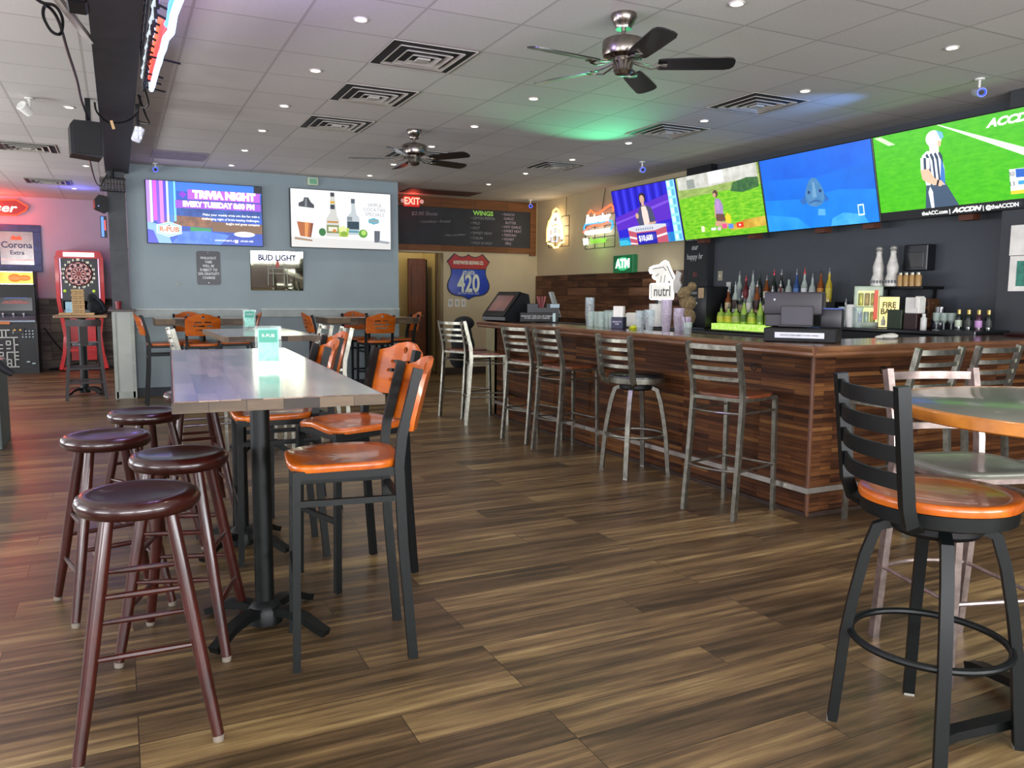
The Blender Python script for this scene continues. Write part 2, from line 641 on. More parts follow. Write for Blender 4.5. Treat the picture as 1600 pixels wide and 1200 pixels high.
# pony wall with a pale end panel and a dark cap
struct('wall_pony', MB().box((0.04, 12.3, 0.565), (0.22, 1.7, 1.13)).box((0.045, 11.49, 0.565), (0.25, 0.1, 1.13)), cream_m)
struct('trim_pony_edge', MB().box((-0.062, 11.436, 0.56), (0.04, 0.02, 1.1)).box((0.15, 11.436, 0.56), (0.045, 0.02, 1.1)).box((0.045, 11.436, 0.05), (0.22, 0.02, 0.09)), paint('#a9b0a6', 0.6))
struct('trim_pony_cap', MB().box((0.04, 12.25, 1.145), (0.32, 1.76, 0.03), bev=0.005), paint('#4a3f3a', 0.45))
# overhead beam and its post
beam_m = paint('#262629', 0.5, 0.1, var=0.3, scale=5)
struct('trim_beam', MB().box((0.055, 5.6, 2.955), (0.27, 12.1, 0.13)), beam_m)
struct('trim_post', MB().box((0.035, 11.57, 2.09), (0.205, 0.2, 1.86)).box((0.035, 11.465, 1.92), (0.215, 0.02, 0.03)), paint('#393c3f', 0.5, 0.2, var=0.35, scale=4))
# right wall: wood wainscot behind the bar end, black chalk column
wains_m = planks('reclaimed boards', ['#2c1c14', '#4a2f20', '#694731', '#7d5b43'], 0.9, 0.125, 'YZ', rough=0.5, grain=9, mortar=0.003, strong=1.5)
struct('trim_right_wainscot', MB().box((6.80, 10.7, 0.86), (0.03, 4.3, 1.72)), wains_m)
struct('trim_bar_column', MB().box((6.765, 8.30, 1.51), (0.1, 0.48, 3.02)), paint('#1c1f22', 0.6))
# hallway opening, door frame
brown_m = wood('#4a2712', '#71401f', 0.4, 'Z', 1.0, fine=6)
struct('trim_doorway', MB().box((3.84, 13.15, 1.02), (0.05, 0.3, 2.04)).box((4.98, 13.1, 1.04), (0.04, 0.08, 2.08)), paint('#6b5330', 0.5))
struct('baseboard_hall', MB().box((5.07, 12.86, 0.06), (0.2, 0.02, 0.12)).box((5.93, 12.855, 0.06), (1.8, 0.02, 0.12)), paint('#3a2f26', 0.5))
d1 = MB().box((4.70, 13.36, 1.0), (0.32, 0.045, 2.0), bev=0.004)
for z0, z1 in ((0.15, 0.95), (1.1, 1.88)):
    d1.box((4.70, 13.332, (z0+z1)/2), (0.22, 0.012, z1-z0), bev=0.005)
door = struct('door_1', d1, wood('#5a2f14', '#84481f', 0.35, 'Z', 1.0, fine=6))
dh = MB().cyl((4.80, 13.33, 1.0), (4.80, 13.27, 1.0), 0.012).cyl((4.80, 13.275, 1.0), (4.70, 13.275, 1.0), 0.009)
dho = dh.build('door_handle', M_CHROME, door)
struct('hall_dark_gap', MB().box((4.92, 13.9, 1.0), (0.16, 0.5, 2.0)), paint('#14110e', 0.6))  # dark block standing in for the shaded opening beside the door
struct('door_3', MB().box((4.03, 14.15, 1.0), (0.30, 0.05, 2.0), bev=0.004), brown_m)
# mounting rail behind the bar televisions
struct('trim_screen_rail', MB().box((6.72, 6.8, 2.16), (0.16, 6.0, 0.10)).box((6.72, 6.8, 2.70), (0.16, 6.0, 0.10)), paint('#17191b', 0.5))
blk = MB()
for y in (8.05, 7.15, 6.15, 5.55, 4.55, 4.05):
    blk.box((6.63, y, 2.07), (0.10, 0.13, 0.07))
struct('trim_screen_blocks', blk, paint('#5c3423', 0.6))

lamp('POINT', 'hallway fill', (4.45, 13.6, 2.7), 14, (1.0, 0.86, 0.6), shadow_soft_size=0.1)  # unseen lamp added to brighten the dark hall
# ================================================================== lights in the ceiling
def downlight():
    t = thing('recessed_downlight', 'small round recessed ceiling downlight', 'ceiling light', (0, 0, CEIL))
    MB().ring((0, 0, -0.003), 0.040, 0.006, 20, 6).build('trim_ring', paint('#c4bfb8', 0.5), t)
    MB().lathe([(0.030, -0.003), (0.022, -0.008), (0, -0.010)], n=16).build('lens', glow('#fff3dc', 14.0), t)
    lamp('SPOT', 'downlight beam', (0, 0, -0.03), 15, (1.0, 0.90, 0.76), parent=t, spot_size=RAD(125), spot_blend=0.9, shadow_soft_size=0.045)
    return t
DL = downlight()
row_names = {1.39: 'left', 3.22: 'middle', 5.04: 'right'}
spots = []
for x in (1.39, 3.22, 5.04):
    for y in (4.93, 6.17, 7.42, 8.62, 9.87, 11.08):
        if x == 3.22 and y == 9.87:
            y = 10.0
        spots.append((x, y))
spots += [(3.22, 3.69), (5.04, 3.66), (-0.32, 8.38), (-0.30, 12.05), (-0.55, 14.7), (-1.9, 14.1), (-1.75, 15.6)]
where = {4.93: 'nearest the camera', 6.17: 'second from the camera', 7.42: 'third from the camera', 8.62: 'fourth from the camera', 9.87: 'fifth from the camera', 10.0: 'fifth from the camera', 11.08: 'farthest from the camera'}
for i, (x, y) in enumerate(spots):
    if x in row_names and y in where:
        line = {1.39: 'row left of the vents', 3.22: 'row between the vent rows', 5.04: 'row nearest the bar televisions'}[x]
        lab = 'recessed ceiling light, %s in the %s' % (where[y], line)
        if x == 3.22:
            lab = lab.replace('nearest the camera', 'just past the near ceiling fan')
    else:
        lab = {(3.22, 3.69): 'small recessed ceiling light at the top edge, above the near ceiling fan',
               (5.04, 3.66): 'dim recessed ceiling light at upper right near the big screens',
               (-0.32, 8.38): 'recessed ceiling light left of the black beam by the hanging speaker',
               (-0.30, 12.05): 'recessed ceiling light left of the beam above the black post',
               (-0.55, 14.7): 'recessed ceiling light in the blue-lit ceiling above the dart machine',
               (-1.9, 14.1): 'recessed ceiling light at the far left edge above the red sign',
               (-1.75, 15.6): 'recessed ceiling light close to the rear wall above the framed mirror'}[(x, y)]
    if i == 0:
        DL.location = (x, y, CEIL)
        DL['label'] = lab
        DL['group'] = 'recessed ceiling lights'
    else:
        dup(DL, (x, y, CEIL), 0, lab, 'recessed ceiling lights')
# the rest of the ceiling rows carry on over the camera
for x in (1.39, 3.22, 5.04, -2.0):
    for y in (2.45, 1.2, -0.05, -1.3):
        lamp('SPOT', 'downlight beam', (x, y, CEIL-0.03), 15, (1.0, 0.90, 0.76), aim=(x, y, 0), spot_size=RAD(125), spot_blend=0.9, shadow_soft_size=0.045)

# ================================================================== vents
vent_white = paint('#b4afa6', 0.5, 0.2)
vent_dark = paint('#1d1c1b', 0.6)
def vent(metal):
    t = thing('ceiling_vent', 'square ceiling air vent', 'vent', (0, 0, CEIL))
    MB().box((0, 0, -0.004), (0.585, 0.585, 0.006)).build('backing', vent_dark, t)
    fr = MB()
    for k, (a, b, z) in enumerate(((0.30, 0.27, -0.012), (0.232, 0.205, -0.020), (0.168, 0.142, -0.028), (0.105, 0.080, -0.034), (0.045, 0.0, -0.038))):
        pr = [(a, z+0.012), (a, z), (b, z-0.006), (b, z+0.010)]
        # a sloping square ring
        vs, fs = [], []
        for (s, zz) in ((a, z), (b, z+0.016), (b, z+0.022), (a, z+0.006)):
            vs += [(-s, -s, zz), (s, -s, zz), (s, s, zz), (-s, s, zz)]
        for r in range(4):
            q = (r+1) % 4
            for i in range(4):
                j = (i+1) % 4
                fs.append((r*4+i, r*4+j, q*4+j, q*4+i))
        if b > 0:
            fr.add(vs, fs)
        else:
            fr.box((0, 0, z+0.01), (0.09, 0.09, 0.012))
    fr.build('louvre_rings', metal, t)
    return t
V = vent(vent_white)
vspots = [((1.98, 5.48), 'large square ceiling vent nearest the camera left of the near fan'),
          ((1.98, 6.69), 'square ceiling vent in the middle of the left vent row'),
          ((1.98, 7.95), 'square ceiling vent with bright rings, third in the left vent row'),
          ((5.00, 5.43), 'square black-throated ceiling vent nearest the blue screen'),
          ((5.02, 6.71), 'square black-throated ceiling vent behind the first one by the screens'),
          ((5.09, 9.14), 'ceiling vent glinting yellow and blue near the chalkboard'),
          ((3.22, 9.18), 'ceiling vent half hidden behind the far fan'),
          ((-0.86, 10.84), 'ceiling vent left of the beam by the yellow-lit ceiling'),
          ((-0.86, 13.98), 'dark ceiling vent in the blue-lit ceiling at rear left')]
for i, ((x, y), lab) in enumerate(vspots):
    if i == 0:
        V.location = (x, y, CEIL)
        V['label'] = lab
        V['group'] = 'square ceiling vents'
    else:
        dup(V, (x, y, CEIL), 0, lab, 'square ceiling vents')
rg = thing('return_grille', 'flat grey return air grille in the ceiling above the left wall screen', 'vent', (0.735, 10.6, CEIL))
MB().box((0, 0, -0.006), (0.60, 0.60, 0.008), bev=0.002).build('grille_panel', paint('#8d8796', 0.6), rg)
g = MB()
for k in range(14):
    g.box((0, -0.27+k*0.0415, -0.013), (0.56, 0.012, 0.006))
g.box((0, 0, -0.014), (0.57, 0.02, 0.008))
g.build('slats', paint('#776f80', 0.6), rg)
rr = thing('return_grille', 'dark return vent strip in the ceiling beside the exit sign', 'vent', (4.75, 12.3, CEIL))
MB().box((0, 0, -0.006), (1.2, 0.55, 0.008), bev=0.002).build('grille_panel', paint('#5a4038', 0.6), rr)

# ================================================================== ceiling fans
NICKEL = paint('#8f8880', 0.24, 1.0, var=0.2, scale=30)
BLADE = paint('#1c1b1d', 0.28, 0.0, coat=0.3)
def ceiling_fan(loc, base, lab):
    t = thing('ceiling_fan', lab, 'ceiling fan', loc, 0, 'ceiling fans')
    MB().lathe([(0, 0), (0.075, 0), (0.078, -0.018), (0.062, -0.055), (0.052, -0.066), (0.048, -0.085), (0, -0.085)], n=28).build('canopy', NICKEL, t)
    MB().cyl((0, 0, -0.08), (0, 0, -0.13), 0.013).build('downrod', NICKEL, t)
    MB().lathe([(0, -0.125), (0.03, -0.126), (0.085, -0.138), (0.118, -0.150), (0.125, -0.165), (0.125, -0.222), (0.118, -0.240), (0.085, -0.256), (0, -0.256)], n=32).build('motor_housing', NICKEL, t)
    MB().lathe([(0, -0.25), (0.055, -0.252), (0.062, -0.275), (0.055, -0.312), (0.058, -0.325), (0.045, -0.345), (0.02, -0.352), (0, -0.353)], n=24).build('switch_cup', NICKEL, t)
    for k in range(5):
        a = RAD(base+72*k)
        R3 = Matrix.Rotation(a, 3, 'Z')
        arm = MB()
        for s in (-1, 1):
            pts = [(0.05, s*0.014, -0.272), (0.11, s*0.026, -0.290), (0.17, s*0.042, -0.304), (0.215, s*0.030, -0.300), (0.235, s*0.006, -0.297)]
            arm.sweep([R3 @ Vector(p) for p in pts], 0.014, 0.006, (0, 0, 1))
        arm.box(R3 @ Vector((0.23, 0, -0.297)), (0.06, 0.05, 0.005), R3)
        arm.build('blade_arm', NICKEL, t)
        out = [(0.205, -0.052), (0.23, -0.060), (0.40, -0.067), (0.60, -0.070), (0.635, -0.060), (0.652, -0.035), (0.655, 0), (0.652, 0.035), (0.635, 0.060), (0.60, 0.070), (0.40, 0.067), (0.23, 0.060), (0.205, 0.052)]
        T3 = R3 @ Matrix.Rotation(RAD(-13), 3, 'X')
        b = MB()
        n = len(out)
        vs = [T3 @ Vector((x, y, 0.0035)) + Vector((0, 0, -0.29)) for x, y in out] + [T3 @ Vector((x, y, -0.0035)) + Vector((0, 0, -0.29)) for x, y in out]
        fs = [tuple(range(n)), tuple(reversed(range(n, 2*n)))] + [(i, n+i, n+(i+1) % n, (i+1) % n) for i in range(n)]
        b.add(vs, fs)
        b.build('blade', BLADE, t)
    return t
ceiling_fan((2.756, 4.135, CEIL), -31, 'brushed nickel ceiling fan with black blades, the nearer and larger in view')
ceiling_fan((2.756, 7.88, CEIL), 16, 'brushed nickel ceiling fan with black blades, the farther and smaller in view')

# ================================================================== furniture builders
def bar_stool_round(loc, rz, lab):
    """backless mahogany stool: dished seat, four splayed legs, eight rungs"""
    t = thing('backless_stool', lab, 'stool', loc, rz, 'round mahogany stools beside the long table')
    MB().lathe([(0, 0.700), (0.145, 0.700), (0.166, 0.706), (0.177, 0.720), (0.179, 0.735), (0.173, 0.750), (0.160, 0.758), (0.140, 0.757), (0.115, 0.751), (0.07, 0.747), (0, 0.746)], n=44).build('seat', M_MAHOG_SEAT, t, angle=80)
    tops, bots = [], []
    for k in range(4):
        a = PI/4 + k*PI/2
        tops.append(Vector((0.122*math.cos(a), 0.122*math.sin(a), 0.705)))
        bots.append(Vector((0.268*math.cos(a), 0.268*math.sin(a), 0.0)))
    for k in range(4):
        T, B = tops[k], bots[k]
        mb = MB().tube([T, T.lerp(B, 0.3), T.lerp(B, 0.7), B+Vector((0, 0, 0.018))], 0.0205, 14, taper=[0.95, 1.05, 1.0, 0.86])
        o = mb.build('leg', M_MAHOG, t)
        MB().cyl(B+Vector((0, 0, 0.02)), B, 0.017, 0.016).build('foot_glide', paint('#7a7166', 0.5), o)
    for k in range(4):
        j = (k+1) % 4
        for z in ((0.20, 0.40) if k % 2 else (0.30, 0.475)):
            f = 1-z/0.705
            p, q = tops[k].lerp(bots[k], f), tops[j].lerp(bots[j], f)
            MB().tube([p, p.lerp(q, 0.25), p.lerp(q, 0.5), p.lerp(q, 0.75), q], 0.0098, 8, taper=[0.75, 0.95, 1.1, 0.95, 0.75]).build('rung', M_MAHOG, t)
    return t

def superquad(w, d, n=40, e=3.2):
    pts = []
    for i in range(n):
        a = 2*PI*i/n
        c, s = math.cos(a), math.sin(a)
        pts.append((w/2*math.copysign(abs(c)**(2/e), c), d/2*math.copysign(abs(s)**(2/e), s)))
    return pts

def seat_slab(outline, z, t, dip=0.012, wave=0.0):
    """scooped wooden seat: rings from the rim to the centre, rounded lip"""
    n = len(outline)
    rings = [(0.90, -t, 0), (0.985, -t, 0), (1.0, -t*0.55, 0), (0.995, -t*0.2, 0), (0.97, 0, 0), (0.8, 0, 0.35), (0.55, 0, 0.8), (0.25, 0, 1.0)]
    vs, fs = [], []
    ymax = max(p[1] for p in outline)
    for s, dz, k in rings:
        for x, y in outline:
            w = wave*max(0, (y/ymax))**2*math.cos(x*s/0.2*PI)*s
            vs.append((x*s, y*s, z+dz-dip*k+w))
    vs.append((0, 0, z-dip))
    vs.append((0, 0, z-t))
    for r in range(len(rings)-1):
        for i in range(n):
            j = (i+1) % n
            fs.append((r*n+i, r*n+j, (r+1)*n+j, (r+1)*n+i))
    L = (len(rings)-1)*n
    for i in range(n):
        j = (i+1) % n
        fs.append((L+i, L+j, len(vs)-2))
        fs.append((j, i, len(vs)-1))
    return MB().add(vs, fs)

def dining_chair(lab, group):
    """bar-height chair: black square tube frame, orange seat, curved orange back panel; faces +y"""
    t = thing('bar_height_chair', lab, 'chair', (0, 0, 0), 0, group)
    out = superquad(0.425, 0.42, 44, 3.4)
    seat_slab(out, 0.765, 0.028, 0.016, wave=0.012).build('seat', M_ORANGE, t, angle=60)
    s = 0.028
    for x in (-1, 1):
        MB().sweep([(x*0.175, 0.175, 0.735), (x*0.182, 0.19, 0.0)], s, s, (0, 1, 0)).build('leg', M_BLACKM, t)
        MB().sweep([(x*0.185, -0.235, 0.0), (x*0.183, -0.20, 0.45), (x*0.182, -0.188, 0.74), (x*0.182, -0.20, 0.85), (x*0.182, -0.262, 1.095)], s, s*1.25, (0, 1, 0)).build('leg', M_BLACKM, t)
    fr = MB()
    fr.box((0, 0.175, 0.722), (0.35, 0.022, 0.03)).box((0, -0.18, 0.722), (0.36, 0.022, 0.03))
    for x in (-1, 1):
        fr.box((x*0.178, 0, 0.722), (0.022, 0.36, 0.03))
    fr.build('seat_frame', M_BLACKM, t)
    for x in (-1, 1):
        MB().box((x*0.182, -0.01, 0.62), (0.02, 0.38, 0.022)).build('stretcher', M_BLACKM, t)
    MB().box((0, 0.185, 0.33), (0.345, 0.02, 0.024)).build('stretcher', M_BLACKM, t)
    MB().box((0, -0.20, 0.60), (0.345, 0.02, 0.024)).build('stretcher', M_BLACKM, t)
    # back panel with hump, eye and three slots
    ol = [(-0.185, 0.865), (0.185, 0.865), (0.198, 0.90), (0.198, 1.045), (0.19, 1.075), (0.165, 1.085), (0.12, 1.095), (0.07, 1.118), (0.0, 1.128), (-0.07, 1.118), (-0.12, 1.095), (-0.165, 1.085), (-0.19, 1.075), (-0.198, 1.045), (-0.198, 0.90)]
    def slot(x0, x1, z0, z1):
        r = (z1-z0)/2
        return circ(x0+r, (z0+z1)/2, r, r, 6, PI/2, 3*PI/2) + circ(x1-r, (z0+z1)/2, r, r, 6, -PI/2, PI/2)
    holes = [circ(0, 1.085, 0.017, 0.017, 14), slot(-0.095, -0.012, 1.018, 1.034), slot(0.012, 0.095, 1.018, 1.034), slot(-0.11, 0.02, 0.972, 0.99), slot(0.04, 0.11, 0.972, 0.99), slot(-0.085, 0.085, 0.925, 0.942)]
    def bend(x, y, z):
        back = -0.206-0.255*(z-0.87)
        return (x, back-0.030-0.05*(1-(x/0.2)**2)+y, z)
    MB().plate(ol, holes, 0.017, bend, cuts=[-0.15, -0.1, -0.05, 0.0, 0.05, 0.1, 0.15]).build('backrest', M_ORANGE, t, angle=50)
    return t

def ladder_chair(lab, group, seat_m=None, frame_m=None):
    """metal bar stool with ladder back; faces +y"""
    fm = frame_m or M_STEEL
    t = thing('ladder_back_bar_stool', lab, 'bar stool', (0, 0, 0), 0, group)
    out = superquad(0.40, 0.39, 40, 3.6)
    seat_slab(out, 0.765, 0.022, 0.010).build('seat', seat_m or M_BROWNSEAT, t, angle=60)
    s = 0.026
    for x in (-1, 1):
        MB().sweep([(x*0.178, 0.178, 0.74), (x*0.186, 0.19, 0.0)], s, s, (0, 1, 0)).build('leg', fm, t)
        MB().sweep([(x*0.188, -0.245, 0.0), (x*0.184, -0.205, 0.45), (x*0.182, -0.185, 0.72), (x*0.182, -0.192, 0.82), (x*0.185, -0.255, 1.085)], s, s*1.3, (0, 1, 0)).build('leg', fm, t)
    fr = MB()
    fr.box((0, 0.178, 0.735), (0.35, 0.02, 0.022)).box((0, -0.183, 0.735), (0.36, 0.02, 0.022))
    for x in (-1, 1):
        fr.box((x*0.18, 0, 0.735), (0.02, 0.36, 0.022))
    fr.build('seat_frame', fm, t)
    for k, z in enumerate((0.862, 0.925, 0.988, 1.058)):
        back = -0.192-0.238*(z-0.82)
        pts = [(-0.182+0.364*i/8, back-0.034*(1-((i-4)/4)**2), z) for i in range(9)]
        MB().sweep(pts, 0.024 if z < 1.05 else 0.030, 0.009, (0, 1, 0.0)).build('back_slat', fm, t)
    # upper and lower bowed stretchers at the rear, straight ones at front and sides
    for z in (0.655, 0.30):
        yb = -0.19-0.05*(1-z/0.72)
        pts = [(-0.183+0.366*i/10, yb-0.05*math.sin(PI*i/10), z) for i in range(11)]
        MB().tube(pts, 0.008, 8).build('stretcher', fm, t)
        for x in (-1, 1):
            MB().tube([(x*0.184, yb, z), (x*0.184, 0.184, z)], 0.008, 8).build('stretcher', fm, t)
    MB().tube([(-0.184, 0.186, 0.30), (0.184, 0.186, 0.30)], 0.009, 8).build('foot_rail', fm, t)
    return t

def swivel_stool(lab, seat_m, fm, loc, rz, base_rz, back_h=1.10, padded=False, slat=0.046):
    """round swivel stool: four bowed legs, foot ring, ladder back on the turning seat; back at -y"""
    t = thing('swivel_bar_stool', lab, 'bar stool', loc, rz)
    if padded:
        MB().lathe([(0, 0.73), (0.195, 0.73), (0.212, 0.742), (0.214, 0.762), (0.20, 0.780), (0.15, 0.788), (0, 0.790)], n=40).build('seat', seat_m, t, angle=70)
    else:
        seat_slab(circ(0, 0, 0.225, 0.225, 44), 0.785, 0.030, 0.018).build('seat', seat_m, t, angle=60)
    MB().lathe([(0, 0.700), (0.185, 0.700), (0.215, 0.712), (0.218, 0.752), (0.20, 0.756), (0, 0.756)], n=40).build('seat_ring', fm, t)
    MB().lathe([(0, 0.655), (0.12, 0.655), (0.13, 0.668), (0.13, 0.700), (0, 0.702)], n=28).build('swivel_plate', M_BLACK, t)
    d = base_rz-rz
    for k in range(4):
        a = d+PI/4+k*PI/2
        c, s = math.cos(a), math.sin(a)
        prof = [(0.125, 0.672), (0.165, 0.655), (0.195, 0.56), (0.222, 0.42), (0.240, 0.30), (0.252, 0.15), (0.265, 0.0)]
        o = MB().sweep([(r*c, r*s, z) for r, z in prof], 0.034, 0.030, (c, s, 0)).build('leg', fm, t)
        MB().box((0.265*c, 0.265*s, 0.004), (0.032, 0.032, 0.008), a).build('foot_glide', paint('#9a9890', 0.5), o)
    MB().ring((0, 0, 0.31), 0.224, 0.0115, 44, 10).build('foot_ring', fm, t)
    for x in (-1, 1):
        MB().sweep([(x*0.150, -0.140, 0.705), (x*0.185, -0.178, 0.725), (x*0.192, -0.196, 0.78), (x*0.195, -0.232, back_h)], 0.030, 0.036, (0, 1, 0)).build('back_post', fm, t)
    for z in [0.845+(back_h-0.04-0.845)*i/3 for i in range(4)]:
        yb = -0.198-0.108*(z-0.78)
        pts = [(-0.19+0.38*i/10, yb-0.045*math.sin(PI*i/10), z) for i in range(11)]
        MB().sweep(pts, slat, 0.009, (0, 1, 0)).build('back_slat', fm, t)
    return t

TABLE_TOP = planks('butcher block table', ['#5e4d42', '#7c685a', '#927c6b', '#aa927e'], 0.34, 0.062, 'YX', rough=0.24, grain=7, mortar=0.0012, bump=0.22, strong=1.6, coat=0.7)
EDGE_WOOD = planks('table edge strip', ['#2c241d', '#463a2e', '#61513f', '#735f48'], 0.11, 0.09, 'XZ', rough=0.4, grain=6, mortar=0.001, strong=1.4)
def pedestal(t, x, y, ht, r=0.038, reach=0.30, rz=PI/4):
    col = MB().lathe([(0, 0.02), (0.07, 0.02), (0.07, 0.075), (0.055, 0.10), (r, 0.115), (r, ht-0.02), (0.09, ht-0.012), (0.09, ht), (0, ht)], (x, y, 0), 24)
    c = col.build('column', M_BLACKM, t)
    for k in range(4):
        a = rz+k*PI/2
        cx, sy = math.cos(a), math.sin(a)
        prof = [(0.03, 0.07), (0.12, 0.078), (0.20, 0.062), (reach-0.04, 0.032), (reach, 0.018)]
        MB().sweep([(x+q*cx, y+q*sy, z) for q, z in prof], 0.05, 0.03, (0, 0, 1), taper=[1.1, 1.1, 1.0, 0.95, 0.9]).build('base_foot', M_BLACKM, t)
    return c

def long_table(lab, loc, rz, w, l, bases, ht=1.04, thick=0.035, group=None, reach=0.30):
    t = thing('bar_height_table', lab, 'table', loc, rz, group)
    MB().box((0, 0, ht-thick/2), (w, l, thick), bev=0.004).build('tabletop', TABLE_TOP, t)
    e = MB()
    for x, y, sx, sy in ((0, -l/2-0.002, w+0.006, 0.006), (0, l/2+0.002, w+0.006, 0.006), (-w/2-0.002, 0, 0.006, l+0.006), (w/2+0.002, 0, 0.006, l+0.006)):
        e.box((x, y, ht-thick/2-0.001), (sx, sy, thick-0.004))
    e.build('edge_band', EDGE_WOOD, t)
    for y in bases:
        pedestal(t, 0, y, ht-thick, reach=reach)
    return t
# ================================================================== tables, chairs and stools on the floor
LT = long_table('long bar-height table with a glossy wood-block top in the left foreground', (0.514, 3.74, 0), RAD(-3), 0.635, 2.42, (-0.45, 0.68), 1.04, 0.036)
bar_stool_round((0.03, 2.66, 0), 0, 'round mahogany stool nearest the camera, at the near corner of the long table')
S0 = [o for o in bpy.data.objects if o.name == 'backless_stool'][0]
for loc, rz, lab in (((0.185, 3.26, 0), RAD(-18), 'round mahogany stool tucked against the long table right behind the nearest stool'),
                     ((-0.07, 3.83, 0), RAD(13), 'round mahogany stool standing farthest left of the long table'),
                     ((0.10, 4.53, 0), RAD(30), 'round mahogany stool behind the leftmost one, under the far left corner of the long table'),
                     ((0.40, 5.30, 0), RAD(5), 'round mahogany stool mostly hidden behind the far end of the long table')):
    dup(S0, loc, rz, lab)

G1 = 'orange and black chairs along the long table'
G2 = 'orange and black chairs around the tables by the blue wall'
CH = dining_chair('bar-height chair with orange seat nearest the camera, right of the long table', G1)
CH.location = (0.74, 2.97, 0)
CH.rotation_euler = (0, 0, math.atan2(0.98, 0.15))
def face(fx, fy):
    return math.atan2(-fx, fy)
for (x, y), f, lab, g in (
        ((0.98, 3.75), (-0.96, -0.28), 'bar-height orange chair turned slightly toward the camera, second along the right of the long table', G1),
        ((0.70, 4.26), (-0.99, 0.05), 'bar-height orange chair third along the right side of the long table, behind the acrylic sign', G1),
        ((0.97, 5.12), (-1, -0.05), 'bar-height orange chair at the far right end of the long table', G1),
        ((0.50, 10.70), (1, 0.02), 'bar-height chair at the left end of the left wall table, seen from the side', G2),
        ((0.90, 10.42), (0.03, 1), 'bar-height chair with its orange back to the camera at the left wall table', G2),
        ((0.83, 11.17), (0, -1), 'bar-height chair between the left wall table and the blue wall', G2),
        ((1.32, 10.8), (-1, 0), 'bar-height chair at the right end of the left wall table', G2),
        ((2.52, 10.75), (1, 0.03), 'bar-height chair at the left end of the wall table near the hallway', G2),
        ((3.06, 10.40), (-0.03, 1), 'bar-height chair with its orange back to the camera at the wall table near the hallway', G2),
        ((3.08, 11.17), (0.05, -1), 'bar-height chair between the blue wall and the table near the hallway', G2),
        ((3.50, 10.8), (-1, 0.05), 'bar-height chair at the right end of the wall table beside the hallway opening', G2)):
    dup(CH, (x, y, 0), face(*f), lab, g)
long_table('bar-height table in the middle distance behind the long table', (1.06, 7.12, 0), RAD(1), 0.72, 1.45, (0.0,), 1.04, 0.045)
long_table('thick-topped bar-height table against the blue wall under the trivia screen', (0.94, 10.8, 0), 0, 1.1, 0.70, (0.0,), 1.06, 0.085)
long_table('thick-topped bar-height table against the blue wall under the cocktail screen', (3.08, 10.8, 0), 0, 1.25, 0.70, (0.0,), 1.06, 0.085)

# ladder-back metal stools
GB = 'metal ladder-back stools along the bar'
LC = ladder_chair('metal ladder-back stool with brown seat nearest the bar corner', GB)
LC.location = (3.505, 3.905, 0)
LC.rotation_euler = (0, 0, face(0.97, 0.245))
for (x, y), f, lab in (((3.53, 6.05), (0.997, 0.08), 'metal ladder-back stool with brown seat just beyond the black-seated swivel stool'),
                       ((3.53, 6.68), (0.98, 0.19), 'metal ladder-back stool below the black gratuity sign on the bar'),
                       ((3.53, 7.75), (0.93, -0.37), 'metal ladder-back stool at the far end of the bar below the touch screen terminal'),
                       ((3.53, 8.34), (0.94, 0.34), 'metal ladder-back stool past the far end of the bar with a black jacket beside it'),
                       ((4.175, 3.235), (0.0, 1), 'pale metal ladder-back stool on the short side of the bar nearer the corner'),
                       ((4.715, 3.235), (0.03, 1), 'pale metal ladder-back stool on the short side of the bar at the right edge'),
                       ((0.62, 7.05), (0.99, 0.05), 'metal ladder-back stool seen edge on at the left of the middle table'),
                       ((1.50, 6.80), (-0.99, 0.02), 'metal ladder-back stool seen edge on at the right of the middle table, nearer one'),
                       ((1.47, 7.42), (-1, -0.05), 'metal ladder-back stool seen edge on at the right of the middle table, farther one')):
    dup(LC, (x, y, 0), face(*f), lab, GB if x > 3 else 'metal ladder-back stools at the middle table')
SW = swivel_stool('metal swivel stool with padded black round seat at the bar', paint('#121213', 0.3, coat=0.4), M_STEEL, (3.55, 5.05, 0), RAD(-86), RAD(-4), 1.075, padded=True, slat=0.026)
swivel_stool('black swivel stool with orange wooden seat in the right foreground', M_ORANGE, M_BLACKM, (2.215, 1.56, 0), RAD(-115), RAD(1), 1.12)
LC2 = ladder_chair('worn metal ladder-back stool with grey seat behind the round table', None, paint('#77776a', 0.32, coat=0.2), paint('#94857f', 0.34, 0.75, var=0.35, scale=20))

LC2.location = (2.797, 1.846, 0)
LC2.rotation_euler = (0, 0, face(-0.30, -0.954))
lamp('SPOT', 'magenta fill', (4.9, 0.6, 2.95), 32, (1.0, 0.12, 0.75), aim=(2.86, 2.06, 0.85), spot_size=RAD(13), spot_blend=0.7, shadow_soft_size=0.03)  # unseen lamp added to turn the stool's posts pink

rt_ = thing('round_bar_table', 'round bar-height table with dark top and orange wood rim at right edge', 'table', (2.63, 1.36, 0))
MB().lathe([(0, 1.006), (0.548, 1.006), (0.552, 1.010), (0.552, 1.035), (0.546, 1.04), (0, 1.04)], n=72).build('tabletop', paint('#5c5f55', 0.3, coat=0.3, var=0.05), rt_, angle=50)
MB().lathe([(0.551, 1.002), (0.558, 1.006), (0.558, 1.035), (0.550, 1.0405), (0.543, 1.0405), (0.543, 1.002)], n=72).build('rim', wood('#9a5a1c', '#c9812f', 0.3, 'X', 1.0, coat=0.4, fine=3), rt_)
pedestal(rt_, 0, 0, 1.006, 0.04, 0.44, RAD(72))

